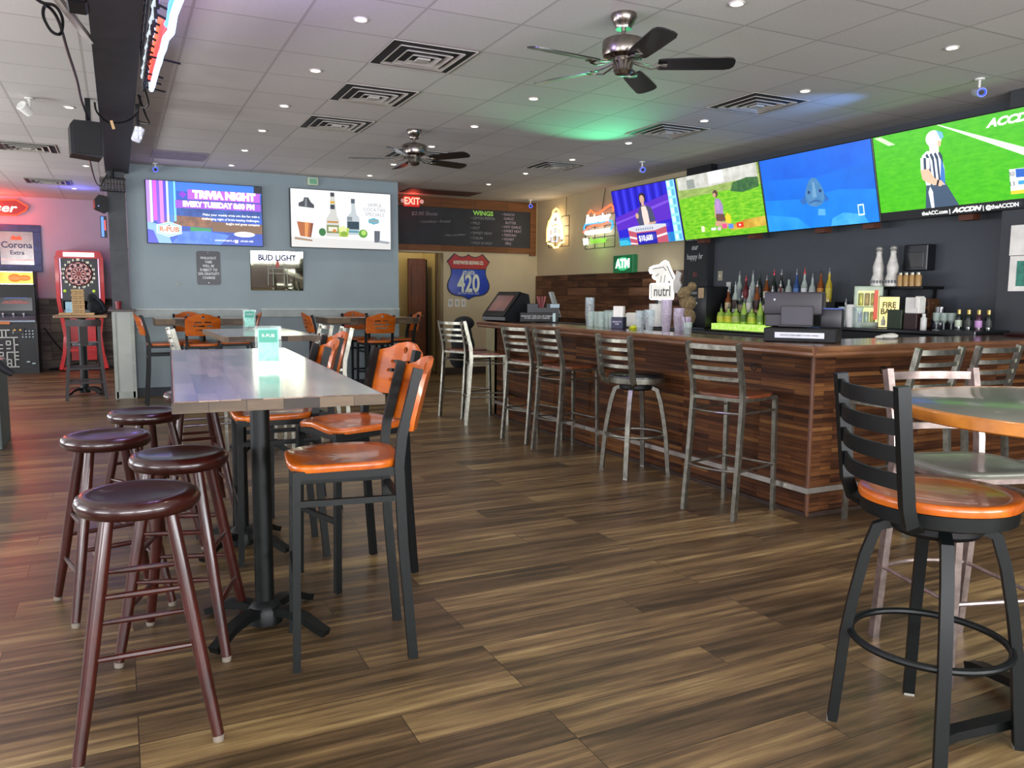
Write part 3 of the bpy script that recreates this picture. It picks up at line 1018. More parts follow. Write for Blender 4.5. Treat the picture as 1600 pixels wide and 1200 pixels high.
# ================================================================== the bar
bar_m = planks('bar front strips', ['#26130a', '#422512', '#5c371c', '#775029'], 0.8, 0.028, 'YZ', rough=0.55, grain=16, mortar=0.0012, strong=1.3, bump=0.06, coat=0.0)
bar_m2 = planks('bar side strips', ['#26130a', '#422512', '#5c371c', '#775029'], 0.8, 0.028, 'XZ', rough=0.55, grain=16, mortar=0.0012, strong=1.3, bump=0.06, coat=0.0)
BAR = thing('bar_counter', 'large L-shaped bar with dark red-brown wood strip front', 'bar', (0, 0, 0))
MB().box((3.86, 5.88, 0.51), (0.1, 4.64, 1.02)).build('front_panel', bar_m, BAR)
MB().box((5.19, 3.605, 0.51), (2.56, 0.09, 1.02)).build('side_panel', bar_m2, BAR)
MB().box((4.02, 8.17, 0.51), (0.42, 0.06, 1.02)).build('end_panel', bar_m2, BAR)
MB().box((3.803, 3.553, 0.51), (0.022, 0.022, 1.02), bev=0.004).build('corner_trim', paint('#5b3a28', 0.4), BAR)
MB().box((3.80, 5.88, 0.012), (0.02, 4.66, 0.024)).box((5.14, 3.552, 0.012), (2.66, 0.02, 0.024)).build('shoe_moulding', paint('#2f211a', 0.5), BAR)
MB().sweep([(3.792, 8.18, 0.168), (3.792, 3.541, 0.168), (6.46, 3.541, 0.168)], 0.030, 0.034, (0, 0, 1)).build('foot_strip', paint('#c9c6c0', 0.28, 0.85, var=0.15), BAR)
hk = MB()
for q in ((3.79, 4.05, 0.90), (3.79, 5.6, 0.90)):
    hk.ring((q[0], q[1], q[2]), 0.022, 0.004, 16, 6, 'X')
hk.ring((4.42, 3.55, 0.90), 0.022, 0.004, 16, 6, 'Y')
hk.build('purse_hooks', M_BLACK, BAR)
top_m = planks('bar top boards', ['#4a3021', '#66442e', '#7a553b'], 1.6, 0.14, 'YX', rough=0.24, grain=10, mortar=0.0008, strong=0.9, bump=0.02, coat=0.6)
edge_m = wood('#533220', '#8a6040', 0.3, 'Y', 1.0, coat=0.5, fine=8)
edge2_m = wood('#533220', '#8a6040', 0.3, 'X', 1.0, coat=0.5, fine=8)
CT = thing('bar_countertop', 'glossy brown wooden bar top with thick rounded edge', 'countertop', (0, 0, 0))
MB().prism([(3.60, 3.36), (6.49, 3.36), (6.49, 3.98), (4.20, 3.98), (4.20, 8.20), (3.60, 8.20)], 1.035, 1.078).build('surface', top_m, CT)
prof = [(-0.045, -0.035), (0.0, -0.035), (0.014, -0.022), (0.012, -0.006), (0.020, 0.006), (0.020, 0.022), (0.008, 0.032), (-0.045, 0.032)]
e1 = MB()
e1.sweep([(3.605, 8.20, 1.05), (3.605, 3.365, 1.05)], 0, 0, (0, 0, 1), sec=[(a, b) for a, b in prof])
e1.build('edge_moulding', edge_m, CT)
MB().sweep([(3.605, 3.365, 1.05), (6.49, 3.365, 1.05)], 0, 0, (0, 0, 1), sec=[(a, b) for a, b in prof]).build('edge_moulding', edge2_m, CT)
MB().box((4.16, 6.1, 1.083), (0.09, 3.9, 0.012), bev=0.003).build('service_mat', paint('#17181a', 0.7), CT)
WB = thing('work_counter', 'steel work counter low behind the bar', 'counter', (0, 0, 0))
MB().box((4.52, 6.1, 0.84), (0.60, 4.0, 0.05), bev=0.006).build('counter_top', paint('#6d6f70', 0.35, 0.7), WB)
MB().box((4.55, 6.1, 0.41), (0.52, 3.9, 0.81)).build('cabinet_base', M_DARKGREY, WB)
BC = thing('back_bar_counter', 'black back bar counter along the dark wall', 'counter', (0, 0, 0))
MB().box((6.47, 6.9, 0.48), (0.68, 2.3, 0.96), bev=0.01).build('cabinet', M_DARKGREY, BC)
MB().box((6.45, 6.9, 0.975), (0.72, 2.32, 0.03), bev=0.006).build('counter_top', M_BLACK, BC)
BC2 = thing('bottle_cooler', 'black bottle cooler with dark top at the right of the back bar', 'cooler', (0, 0, 0))
MB().box((6.47, 5.04, 0.53), (0.64, 1.38, 1.06), bev=0.01).build('cabinet', M_DARKGREY, BC2)
MB().box((6.45, 5.04, 1.075), (0.68, 1.40, 0.03), bev=0.006).build('lid', paint('#1a1b1d', 0.25), BC2)
BC3 = thing('low_wall_counter', 'dark counter with a tray at the right end of the back bar', 'counter', (0, 0, 0))
MB().box((6.27, 4.18, 0.53), (0.40, 0.30, 1.06), bev=0.01).build('cabinet', M_DARKGREY, BC3)
MB().box((6.25, 4.18, 1.085), (0.44, 0.31, 0.05), bev=0.006).build('lid', paint('#1a1b1d', 0.25), BC3)

# ---------------------------------------------------------------- on the bar
pos = thing('touch_screen_terminal', 'black touch screen order terminal at the far end of the bar', 'register', (3.86, 7.98, 1.079), RAD(-74))
MB().prism([(-0.13, 0), (0.19, 0), (0.20, 0.05), (0.15, 0.30), (0.05, 0.32), (-0.20, 0.055), (-0.20, 0.02)], -0.19, 0.19, 'YZ').build('housing', paint('#1b1c1f', 0.4), pos, smooth=False)
mbp = MB()
sa = math.atan2(0.265, 0.25)
mbp.box((0, -0.083, 0.195), (0.36, 0.36, 0.018), (sa, 0, 0), bev=0.004)
sc_ = mbp.build('screen_bezel', M_BLACK, pos)
pm = MB().box((0, -0.0905, 0.2015), (0.27, 0.23, 0.006), (sa, 0, 0))
pm.build('screen', glow('#8a4a44', 0.55, '#5a3a42', 7), pos)
# gratuity sign with caddy on the bar
gs = thing('tabletop_sign', 'small black gratuity sign with white lettering standing on the bar', 'sign', (4.02, 7.585, 1.089), RAD(-20))
MB().box((0, 0, 0.048), (0.36, 0.045, 0.096), bev=0.002).build('panel', M_BLACK, gs)
text(gs, 'lettering', 'WALKOUT TABS WILL BE SUBJECT\nTO 20% GRATUITY CHARGE', (0, -0.0232, 0.048), 0.022, paint('#d8d8d4', 0.5))
MB().box((0.185, 0.02, 0.045), (0.03, 0.1, 0.09)).build('side_stand', paint('#8b9a9a', 0.3, 0.4), gs)
cd = thing('bar_caddy', 'black bar caddy with napkins and straws behind the black sign', 'caddy', (4.115, 7.62, 1.089), RAD(-20))
MB().box((0, 0.06, 0.075), (0.34, 0.12, 0.15), bev=0.004).box((-0.11, 0.06, 0.165), (0.12, 0.12, 0.05), bev=0.004).box((0.10, 0.06, 0.165), (0.12, 0.12, 0.05), bev=0.004).build('box', paint('#1f2124', 0.45), cd)
stw = MB()
for k in range(9):
    a = k*0.7
    stw.cyl((-0.01+0.02*math.cos(a), 0.06+0.02*math.sin(a), 0.14), (-0.01+0.05*math.cos(a), 0.06+0.04*math.sin(a), 0.27), 0.003, n=6)
stw.build('straws', [paint('#a5555c', 0.4)], cd)
MB().box((0.13, 0.058, 0.168), (0.10, 0.126, 0.04)).build('napkins', paint('#a6b9c1', 0.7), cd)
ts = thing('tablet_on_stand', 'thin tilted grey tablet edge rising above the black caddy', 'tablet', (4.42, 7.9, 0.865), RAD(-40))
MB().box((0, 0, 0.40), (0.025, 0.20, 0.30), (0, RAD(-18), 0), bev=0.004).build('tablet', paint('#8d8f90', 0.4), ts)
MB().cyl((0.07, 0, 0.01), (0.045, 0, 0.30), 0.012).build('arm', M_BLACK, ts)
MB().lathe([(0, 0), (0.09, 0), (0.09, 0.012), (0, 0.014)], (0.07, 0, 0), 20).build('base', M_BLACK, ts)

CUPM = glass('#eef5f6', 0.06, 0.24)
CUPM2 = glass('#ece6f0', 0.08, 0.30)
def cup_stack(loc, n, r, h0, pitch, lab, cat='cup stack', mat=CUPM):
    t = tag(MB().lathe(sum([[(r*0.80 + r*0.2*0.55, h0*0.5+k*pitch), (r, h0+k*pitch), (r*1.04, h0+k*pitch+0.003), (r*0.99, h0+k*pitch+0.006)] for k in range(n)], [(0, 0), (r*0.72, 0), (r*0.76, 0.01)])[:], (0, 0, 0), 20).build('plastic_cup_stack', mat), lab, cat, 'clear plastic cup stacks on the bar')
    t.location = loc
    return t
def stack2(loc, n, r, h0, pitch, lab, mat=CUPM):
    prof_ = [(0, 0), (r*0.70, 0.0)]
    z = h0
    prof_.append((r*0.98, h0))
    for k in range(n):
        zz = h0 + k*pitch
        prof_ += [(r*0.965, zz+0.001), (r*1.0, zz+pitch-0.004), (r*1.05, zz+pitch-0.003), (r*1.05, zz+pitch)]
    prof_ += [(r*0.98, h0+n*pitch), (r*0.75, h0+n*pitch-0.06), (0, h0+n*pitch-0.06)]
    o = MB().lathe(prof_, (0, 0, 0), 22).build('plastic_cup_stack', mat)
    o.location = loc
    return tag(o, lab, 'cup stack', 'clear plastic cup stacks on the bar')
BZ = 1.078
stack2((3.99, 6.46, BZ), 15, 0.043, 0.10, 0.0115, 'tallest clear plastic cup stack at the left, beside the upright glasses')
stack2((4.02, 5.32, BZ), 16, 0.044, 0.11, 0.0095, 'tallest stack of translucent cups near the bottles, fourth of its row', CUPM2)
stack2((4.03, 5.17, BZ), 10, 0.044, 0.10, 0.0095, 'shorter stack of translucent cups just right of the tallest one', CUPM2)
stack2((3.96, 5.47, BZ), 8, 0.043, 0.10, 0.0095, 'stack of clear cups just left of the tallest translucent stack', CUPM)
stack2((3.97, 5.61, BZ), 7, 0.042, 0.10, 0.0095, 'leftmost stack of clear cups in the right-hand cup cluster', CUPM)
stack2((4.01, 5.05, BZ), 4, 0.040, 0.09, 0.0095, 'lowest stack of translucent cups, right end of the cup cluster', CUPM2)
GL = glass('#eef6f2', 0.03, 0.22)
def tumbler(loc, r, h, lab, mat=GL, first=[None]):
    if first[0] is None:
        o = MB().lathe([(0, 0.0), (r*0.80, 0.0), (r*0.9, h*0.4), (r, h), (r*0.95, h), (r*0.84, h*0.4), (r*0.74, 0.012), (0, 0.012)], (0, 0, 0), 18).build('pint_glass', mat)
        first[0] = o
    else:
        o = first[0].copy()
        COL.objects.link(o)
    o.location = loc
    return tag(o, lab, 'glass', 'upturned pint glasses on the bar')
cols = ['leftmost', 'second', 'third', 'fourth', 'fifth']
for k in range(5):
    tumbler((3.93+0.015*(k % 2), 6.33-k*0.088, 1.0785), 0.039, 0.145, 'pint glass beside the tall cup stack, %s from left in the front row' % cols[k])
for k in range(4):
    tumbler((4.03, 6.30-k*0.09, 1.0785), 0.039, 0.145, 'pint glass beside the tall cup stack, %s from left in the back row' % cols[k])
pt = thing('glass_pitcher', 'clear rounded pitcher standing behind the row of pint glasses', 'pitcher', (4.45, 6.75, 0.865))
MB().lathe([(0, 0), (0.075, 0), (0.085, 0.05), (0.078, 0.25), (0.095, 0.36), (0.090, 0.36), (0.072, 0.25), (0.078, 0.05), (0.07, 0.012), (0, 0.012)], n=24).build('body', GL, pt)
MB().tube([(0.08, 0, 0.30), (0.14, 0, 0.29), (0.15, 0, 0.20), (0.083, 0, 0.12)], 0.009, 8).build('handle', GL, pt)

NAVY = paint('#20233f', 0.45)
def napkin_holder(loc, rz, lab, txt, w=0.11, h=0.11, paper=True):
    t = thing('napkin_holder', lab, 'napkin holder', loc, rz, 'napkin holders on the bar')
    MB().box((0, 0, h/2), (w, 0.09, h), bev=0.003).build('case', NAVY, t)
    if paper:
        MB().box((0, 0.0, h+0.045), (w*0.86, 0.05, 0.10), bev=0.004).build('napkin_stack', M_PAPER, t)
    if txt:
        text(t, 'lettering', txt, (0, -0.0462, h*0.5), 0.020, paint('#c9c9d8', 0.5))
    return t
napkin_holder((3.96, 5.92, BZ), RAD(-55), 'dark blue napkin holder with tall white napkins on the bar', 'BENEFITS\nPUB', 0.11, 0.105)
napkin_holder((4.00, 6.05, BZ), RAD(-55), 'dark blue lettered box left of the napkin holder', 'BENEFITS\nPUB', 0.09, 0.10, paper=False)
bx = thing('straw_box', 'small purple box on the blue caddy left of the white napkins', 'box', (4.00, 6.06, BZ+0.1005), RAD(-55))
MB().box((0, 0, 0.018), (0.06, 0.05, 0.036), bev=0.004).build('box', paint('#4a3a78', 0.5), bx)
ld = tag(MB().lathe([(0, 0.0), (0.035, 0), (0.05, 0.018), (0.047, 0.018), (0.033, 0.004), (0, 0.004)], n=20).ball((0, 0, 0.02), 0.032, (1.1, 1.1, 0.6)).build('lemon_dish', paint('#c8cf2a', 0.4)), 'small dish of yellow-green lemons on the bar beside the napkin holder', 'dish')
ld.location = (3.99, 5.73, BZ)
wp = thing('paper_towel_holder', 'white napkin dispenser standing behind the blue napkin holder', 'dispenser', (4.55, 6.55, 0.865), RAD(-55))
MB().box((0, 0, 0.17), (0.14, 0.1, 0.34), bev=0.02, seg=3).build('case', paint('#d7d4c9', 0.5), wp)
MB().box((0, -0.052, 0.12), (0.08, 0.006, 0.05)).build('slot', M_DARKGREY, wp)
bt = thing('bar_tray', 'white service tray behind the bar below the glowing drink sign', 'tray', (4.55, 5.85, 0.865), 0)
MB().box((0, 0, 0.10), (0.34, 0.5, 0.02), bev=0.008).box((0.0, 0, 0.045), (0.30, 0.44, 0.09)).build('tray', M_WHITE, bt)
dg = thing('drink_glass', 'short glass of cola with a black straw at the right end of the cups', 'drink', (3.93, 4.93, BZ))
MB().lathe([(0, 0), (0.030, 0), (0.036, 0.09), (0.034, 0.09), (0.028, 0.008), (0, 0.008)], n=18).build('glass', GL, dg)
MB().lathe([(0, 0.009), (0.0275, 0.009), (0.031, 0.05), (0, 0.05)], n=18).build('cola', paint('#2c120c', 0.2), dg)
MB().cyl((0, 0, 0.012), (-0.012, 0.03, 0.15), 0.0028, n=6).build('straw', M_BLACK, dg)

# register box, printer and label case by the bar's inner corner
case = thing('cash_drawer', 'black cash drawer with a white label strip at the bar corner', 'cash drawer', (4.00, 3.84, 1.078), RAD(-54))
MB().box((0, 0.02, 0.045), (0.44, 0.34, 0.09), bev=0.006).build('case', M_BLACK, case)
MB().box((0.0, -0.152, 0.045), (0.30, 0.004, 0.036), bev=0.001).build('label_strip', paint('#c9ccd2', 0.5), case)
text(case, 'lettering', 'WALKOUT TABS SUBJECT TO 20% CHARGE', (0, -0.1545, 0.045), 0.012, M_DARKGREY)
mon = thing('printer', 'dark office printer on the cash drawer seen from behind', 'printer', (3.985, 3.87, 1.1685), RAD(-54))
MB().box((-0.03, 0.05, 0.155), (0.36, 0.20, 0.15), bev=0.012, seg=3).box((-0.08, 0.05, 0.045), (0.24, 0.20, 0.08), bev=0.006).build('body', paint('#2a272d', 0.4), mon)
MB().box((0.0, -0.058, 0.075), (0.20, 0.03, 0.13), bev=0.006).build('paper_tray', paint('#3b3940', 0.45), mon)
MB().box((0.0, -0.080, 0.012), (0.21, 0.09, 0.012), bev=0.003).build('output_lip', paint('#201f24', 0.4), mon)
MB().ball((-0.145, -0.0495, 0.18), 0.007, (1, 0.5, 1)).build('power_button', glow('#dfe7f5', 0.9), mon)
rc = thing('receipt_printer', 'smaller black receipt printer beside the office printer on the cash drawer', 'printer', (4.115, 3.715, 1.1685), RAD(-54))
MB().box((0, 0.06, 0.06), (0.13, 0.17, 0.12), bev=0.01, seg=2).build('body', paint('#212126', 0.4), rc)
MB().box((0, 0.06, 0.1235), (0.12, 0.15, 0.006)).build('blue_top', paint('#3c5aa5', 0.4), rc)
cb = tag(MB().tube([(4.13, 3.68, 1.165), (4.05, 3.65, 1.14), (3.97, 3.66, 1.09), (3.90, 3.68, 1.083), (3.93, 3.73, 1.083), (3.86, 3.76, 1.083), (3.90, 3.70, 1.085)], 0.0035, 6).build('coiled_cable', M_BLACK), 'thin black cord looping in front of the cash drawer', 'cord')
# sign sheets and glowing sign base on the wainscot
sh = thing('notice_sheet', 'small white printed notice pinned to the boards below the white glowing sign', 'notice', (6.78, 9.03, 1.22), RAD(-90))
MB().box((0, 0, 0), (0.34, 0.006, 0.22)).build('sheet', M_PAPER, sh)
sl = MB()
for k in range(5):
    sl.box((-0.02+0.01*(k % 2), -0.0045, 0.075-k*0.035), (0.24, 0.002, 0.008))
sl.build('print_lines', paint('#5a5f86', 0.6), sh)

# burlap figure and white papers by the black column
bf = tag(MB().ball((0, 0, 0.10), 0.10, (1.0, 0.8, 1.0)).ball((0.02, 0.01, 0.24), 0.085, (1.1, 0.8, 0.9), rot=(0.2, 0.3, 0)).ball((-0.03, 0, 0.34), 0.07, (1.2, 0.7, 0.8), rot=(0, -0.4, 0)).ball((0.06, 0, 0.40), 0.05, (1.0, 0.8, 0.9)).build('fur_hat_bundle', paint('#7a6747', 0.9, var=0.55, scale=45, bump=0.8)), 'brown and tan fuzzy bundle beside the black column', 'bundle')
bf.location = (5.05, 6.36, 1.065)
bfs = thing('pouring_station', 'dark stand under the fuzzy bundle behind the cups', 'stand', (5.05, 6.36, 0), 0)
MB().box((0, 0, 0.53), (0.26, 0.26, 1.06), bev=0.01).build('body', M_DARKGREY, bfs)
wt = thing('white_towel_roll', 'white paper roll on a stand left of the fuzzy bundle', 'paper roll', (4.95, 6.72, 0.0), 0)
MB().lathe([(0.02, 1.06), (0.075, 1.06), (0.075, 1.29), (0.02, 1.29)], n=24).build('roll', M_PAPER, wt)
MB().cyl((0, 0, 0), (0, 0, 1.33), 0.016).lathe([(0, 0), (0.13, 0), (0.13, 0.02), (0, 0.03)], n=20).lathe([(0, 1.04), (0.09, 1.04), (0.09, 1.06), (0, 1.06)], n=20).build('post', M_BLACK, wt)
wpz = thing('hanging_papers', 'crumpled white papers clipped up beside the black column', 'papers', (6.68, 8.62, 1.58), RAD(-80))
wpz.scale = (0.62, 1, 0.62)
MB().prism([(-0.09, -0.25), (0.05, -0.28), (0.12, -0.1), (0.06, 0.0), (0.10, 0.16), (-0.02, 0.22), (-0.06, 0.05), (-0.11, -0.05)], -0.012, 0.012, 'XZ').build('sheets', M_PAPER, wpz)
# ================================================================== back bar bottles and machines
BAR_GLOW = thing('lit_bottle_step', 'glowing yellow-green bottle step along the back bar', 'bottle step', (0, 0, 0))
MB().box((6.31, 6.88, 1.026), (0.16, 1.0, 0.068)).build('glow_tier', glow('#a2e03e', 1.15, '#d6f08a', 30), BAR_GLOW)
MB().box((6.47, 6.88, 1.09), (0.15, 1.2, 0.2)).box((6.65, 6.68, 1.155), (0.2, 1.6, 0.33)).build('dark_tiers', M_BLACK, BAR_GLOW)
PROFS = {
    'round': [(0.036, 0), (0.036, 0.13), (0.030, 0.155), (0.014, 0.185), (0.012, 0.245)],
    'squat': [(0.045, 0), (0.047, 0.09), (0.040, 0.12), (0.016, 0.14), (0.013, 0.175)],
    'tall': [(0.033, 0), (0.034, 0.17), (0.024, 0.205), (0.013, 0.235), (0.012, 0.30)],
    'split': [(0.026, 0), (0.027, 0.09), (0.020, 0.115), (0.011, 0.13), (0.011, 0.155)],
}
def bottle(loc, kind, body, label_c, cap_c, lab, group, pour=True, spin=0.0):
    t = thing('bottle', lab, 'bottle', loc, 0, group)
    pr = PROFS[kind]
    MB().lathe([(0, 0)] + pr + [(0, pr[-1][1])], n=14).build('glass_body', body, t)
    z0, z1 = pr[1][1]*0.22, pr[1][1]*0.85
    r = pr[0][0]+0.0012
    if kind == 'squat':
        r += 0.002
        z1 = pr[1][1]*0.95
    MB().lathe([(r-0.001, z0), (r, z0+0.002), (r, z1-0.002), (r-0.001, z1)], n=14).build('label', paint(label_c, 0.5), t)
    top = pr[-1][1]
    if pour:
        MB().lathe([(0, top-0.006), (0.014, top-0.006), (0.013, top+0.014), (0.005, top+0.02), (0.0035, top+0.055), (0, top+0.056)], n=10).build('pourer', paint(cap_c, 0.35, 0.5), t)
    else:
        MB().lathe([(0, top-0.055), (0.0142, top-0.055), (0.0138, top+0.006), (0, top+0.008)], n=10).build('cap', paint(cap_c, 0.35, 0.4), t)
    return t
lime = glass('#c7e86a', 0.06, 0.55)
clear = glass('#dfe9e2', 0.05, 0.40)
amber = glass('#8a4a1e', 0.06, 0.75)
dark = paint('#14201a', 0.12, coat=0.4)
redb = paint('#5d1418', 0.15, coat=0.4)
blueb = paint('#22457a', 0.15, coat=0.4)
ordn = ['first', 'second', 'third', 'fourth', 'fifth', 'sixth', 'seventh', 'eighth', 'ninth', 'tenth', 'eleventh', 'twelfth', 'thirteenth']
lcol = ['#d6d24a', '#e0d03c', '#b9bf7c', '#5f7a3a', '#c9cf48', '#7da04a', '#a7c148', '#9db548']
for k in range(8):
    y = 7.31-k*0.126
    bottle((6.31, y, 1.0605), 'squat' if k in (0, 1, 2, 4) else 'round', lime, lcol[k], '#4a4c4a',
           'liquor bottle on the lit green step, %s from the left' % ordn[k], 'bottles on the lit step')
mats2 = [amber, clear, dark, clear, amber, dark, clear, redb, clear]
lc2 = ['#c7b48a', '#3a2a24', '#8a7a60', '#d8d4cc', '#3c2420', '#b0a890', '#6a2a22', '#d0cabc', '#556a70']
for k in range(9):
    bottle((6.47, 7.38-k*0.118, 1.1905), ['round', 'tall', 'squat'][k % 3], mats2[k], lc2[k], '#8f8f90',
           'liquor bottle on the middle dark step, %s from the left' % ordn[k], 'bottles on the middle step')
mats3 = [clear, redb, clear, dark, amber, dark, dark, clear, blueb, clear, clear, amber, paint('#b8a22a', 0.2, coat=0.4)]
lc3 = ['#7d8488', '#7e2026', '#9aa0a0', '#35302c', '#c9c2a8', '#22262a', '#9a9890', '#c8ccd0', '#4a6da8', '#c8ccd0', '#b8bcc0', '#b5792c', '#c8b840']
for k in range(13):
    bottle((6.65, 7.40-k*0.112, 1.3205), ['tall', 'round', 'tall'][k % 3], mats3[k], lc3[k], ['#6a6a6c', '#a83238', '#77787a', '#202224'][k % 4],
           'tall liquor bottle on the top step against the dark wall, %s from the left' % ordn[k], 'bottles on the top step', spin=0)
for k in range(3):
    bottle((6.62, 5.80-k*0.075, 0.9905 if False else 1.0), 'tall', [clear, dark, redb][k], ['#d8d8d8', '#303236', '#a03034'][k], ['#d0d0d0', '#303236', '#a03034'][k],
           'small-necked bottle right of the printer, %s of three' % ordn[k], 'bottles right of the printer')
bpl = thing('bottle_platform', 'low dark platform under the three bottles right of the printer', 'platform', (6.62, 5.72, 0.9905))
MB().box((0, 0, 0.0045), (0.16, 0.26, 0.008)).build('platform', M_BLACK, bpl)
for k in range(3):
    stack2((6.17, 5.44-k*0.09, 1.0905), 9+2*(k % 2), 0.042, 0.09, 0.011, 'cup stack on the back bar between printer and lit cooler, %s from the left' % ordn[k], [CUPM, M_WHITE, CUPM][k])
# coffee brewer
cf = thing('coffee_brewer', 'black coffee brewer with chrome bands left of the bottles', 'coffee machine', (6.42, 7.72, 0.99), RAD(-90))
MB().box((0, 0, 0.25), (0.42, 0.36, 0.5), bev=0.02, seg=2).build('body', paint('#141518', 0.35), cf)
MB().box((-0.05, -0.183, 0.42), (0.22, 0.012, 0.03)).box((-0.05, -0.185, 0.36), (0.20, 0.015, 0.012)).box((-0.06, -0.185, 0.30), (0.24, 0.015, 0.03), bev=0.003).build('chrome_bands', M_CHROME, cf)
MB().box((0.13, -0.185, 0.42), (0.09, 0.012, 0.12)).build('note', paint('#b39a78', 0.6), cf)
MB().lathe([(0, 0), (0.06, 0), (0.075, 0.06), (0.06, 0.13), (0.065, 0.14), (0, 0.14)], (-0.05, -0.25, 0.02), 18).build('pot', GL, cf)
# mini cooler
mf = thing('mini_drinks_cooler', 'small lit countertop cooler with colourful cans behind its glass door', 'cooler', (6.41, 5.355, 1.0905), RAD(-52))
mf.scale = (0.8, 0.8, 1.05)
MB().box((0, 0.02, 0.01), (0.31, 0.32, 0.02)).box((0, 0.02, 0.35), (0.31, 0.32, 0.03), bev=0.004).box((-0.147, 0.02, 0.18), (0.016, 0.32, 0.33)).box((0.147, 0.02, 0.18), (0.016, 0.32, 0.33)).box((0, 0.17, 0.18), (0.30, 0.02, 0.33)).build('cabinet', paint('#9fb09a', 0.4), mf)
MB().box((0, 0.155, 0.18), (0.28, 0.006, 0.31)).build('light_panel', glow('#fff2b0', 1.3), mf)
fd = MB()
for c, s in (((-0.13, -0.15, 0.185), (0.03, 0.018, 0.33)), ((0.13, -0.15, 0.185), (0.03, 0.018, 0.33)), ((0, -0.15, 0.03), (0.24, 0.018, 0.03)), ((0, -0.15, 0.34), (0.24, 0.018, 0.03)), ((-0.02, -0.10, 0.18), (0.23, 0.1, 0.008))):
    fd.box(c, s)
dr = fd.build('door', paint('#b4c2ac', 0.35), mf)
MB().box((0, -0.152, 0.185), (0.235, 0.004, 0.285)).build('pane', glass('#f2fbf2', 0.02, 0.08), dr)
MB().box((0.085, -0.162, 0.20), (0.042, 0.004, 0.26)).build('red_strip', glow('#e8512a', 0.9), dr)
cans = [('#2a49b8', '#c93030'), ('#d9d9e4', '#2a49b8'), ('#e8c22a', '#e8c22a'), ('#e0642a', '#c98a2a'), ('#c93a26', '#e0b43a')]
for k in range(3):
    for lv, z in enumerate((0.02, 0.186)):
        c = cans[(k+lv*2) % 5]
        o = tag(MB().lathe([(0, 0), (0.021, 0.0), (0.024, 0.008), (0.024, 0.11), (0.018, 0.12), (0, 0.12)], n=14).build('drink_can', paint(c[lv % 2], 0.3, 0.3)),
                'drink can in the lit cooler, %s on the %s shelf' % (['left', 'middle', 'right'][k], ['lower', 'upper'][lv]), 'can', 'cans in the lit cooler')
        v = Matrix.Rotation(RAD(-52), 3, 'Z') @ Vector((-0.065+k*0.054, -0.075, 0))
        o.location = (6.41+v.x, 5.355+v.y, 1.0905+z*1.05+0.004)
# lit box sign
fb = thing('lit_box_sign', 'glowing yellow box sign with dark lettering right of the small cooler', 'sign', (6.38, 5.10, 1.0905), RAD(-52))
fb.scale = (0.85, 0.8, 1.08)
MB().box((0, 0, 0.135), (0.21, 0.10, 0.27), bev=0.004).build('box', paint('#2a2620', 0.5), fb)
MB().box((0, -0.052, 0.135), (0.195, 0.004, 0.255)).build('panel', glow('#f7e27a', 1.25, '#fff2b8', 3), fb)
text(fb, 'lettering', 'FIRE\nBALL', (0, -0.0545, 0.165), 0.068, paint('#6a5a20', 0.6), bold=0.002, sx=1.1, space=0.8)
MB().lathe([(0, 0), (0.022, 0), (0.022, 0.045), (0.009, 0.06), (0.009, 0.08), (0, 0.08)], (-0.05, -0.058, 0.02), 12, ).build('printed_bottle', paint('#d8d8c8', 0.5), fb)
# shelf with white bottles and jars
sf = thing('wall_shelf', 'dark wall shelf above the lit cooler holding white bottles and jars', 'shelf', (6.66, 5.2, 1.46))
MB().box((0, 0, 0.0), (0.30, 0.66, 0.025), bev=0.003).build('board', M_BLACK, sf)
for s_y in (-0.25, 0.25):
    MB().box((0.13, s_y, -0.06), (0.03, 0.02, 0.1)).build('bracket', M_BLACK, sf)
def tall_white(loc, rz, lab):
    t = thing('ceramic_bottle', lab, 'bottle', loc, rz, 'tall white ceramic bottles')
    MB().lathe([(0, 0), (0.062, 0), (0.066, 0.02), (0.058, 0.08), (0.046, 0.12), (0.050, 0.155), (0.052, 0.19), (0.040, 0.235), (0.028, 0.28), (0.024, 0.31), (0.028, 0.325), (0.024, 0.335), (0, 0.335)], n=24).build('body', paint('#d3d0c8', 0.35, var=0.2, scale=20), t)
    dec = MB()
    for k in range(7):
        a = -PI/2+(k-3)*0.42
        dec.ball((0.0615*math.cos(a), 0.0615*math.sin(a), 0.045), 0.011, (1, 1, 1.6), 8)
    dec.build('painted_pattern', paint('#6f7274', 0.5), t)
    MB().lathe([(0, 0.335), (0.02, 0.335), (0.032, 0.35), (0.034, 0.365), (0.022, 0.38), (0, 0.382)], n=20).build('stopper', paint('#b9b7b0', 0.3, 0.5), t)
    return t
tall_white((6.60, 5.42, 1.473), RAD(-80), 'left one of the two tall white ceramic bottles above the lit cooler')
tall_white((6.60, 5.262, 1.473), RAD(-100), 'right one of the two tall white ceramic bottles, next to the black wall box')
wb = thing('wall_dispenser', 'black box mounted on the dark wall above the jars', 'dispenser', (6.75, 5.10, 1.62), RAD(-90))
MB().box((0, 0.0, 0.12), (0.25, 0.12, 0.24), bev=0.008).build('body', paint('#15181f', 0.35), wb)
MB().box((0, -0.062, 0.10), (0.18, 0.006, 0.14), bev=0.003).build('front_plate', paint('#0c0d11', 0.3), wb)
for k in range(4):
    j = thing('jar', 'small jar of tan contents on the wall shelf, %s from the left' % ordn[k], 'jar', (6.57, 5.145-k*0.062, 1.473), 0, 'jars on the wall shelf')
    MB().lathe([(0, 0), (0.027, 0), (0.028, 0.09), (0.022, 0.105), (0, 0.105)], n=14).build('jar_body', paint('#b08a52', 0.35), j)
    MB().lathe([(0, 0.105), (0.023, 0.105), (0.023, 0.125), (0, 0.125)], n=14).build('lid', M_STEEL, j)
cr = thing('wicker_basket', 'brown woven basket behind the glowing yellow sign', 'basket', (6.62, 4.93, 1.0905), RAD(-90))
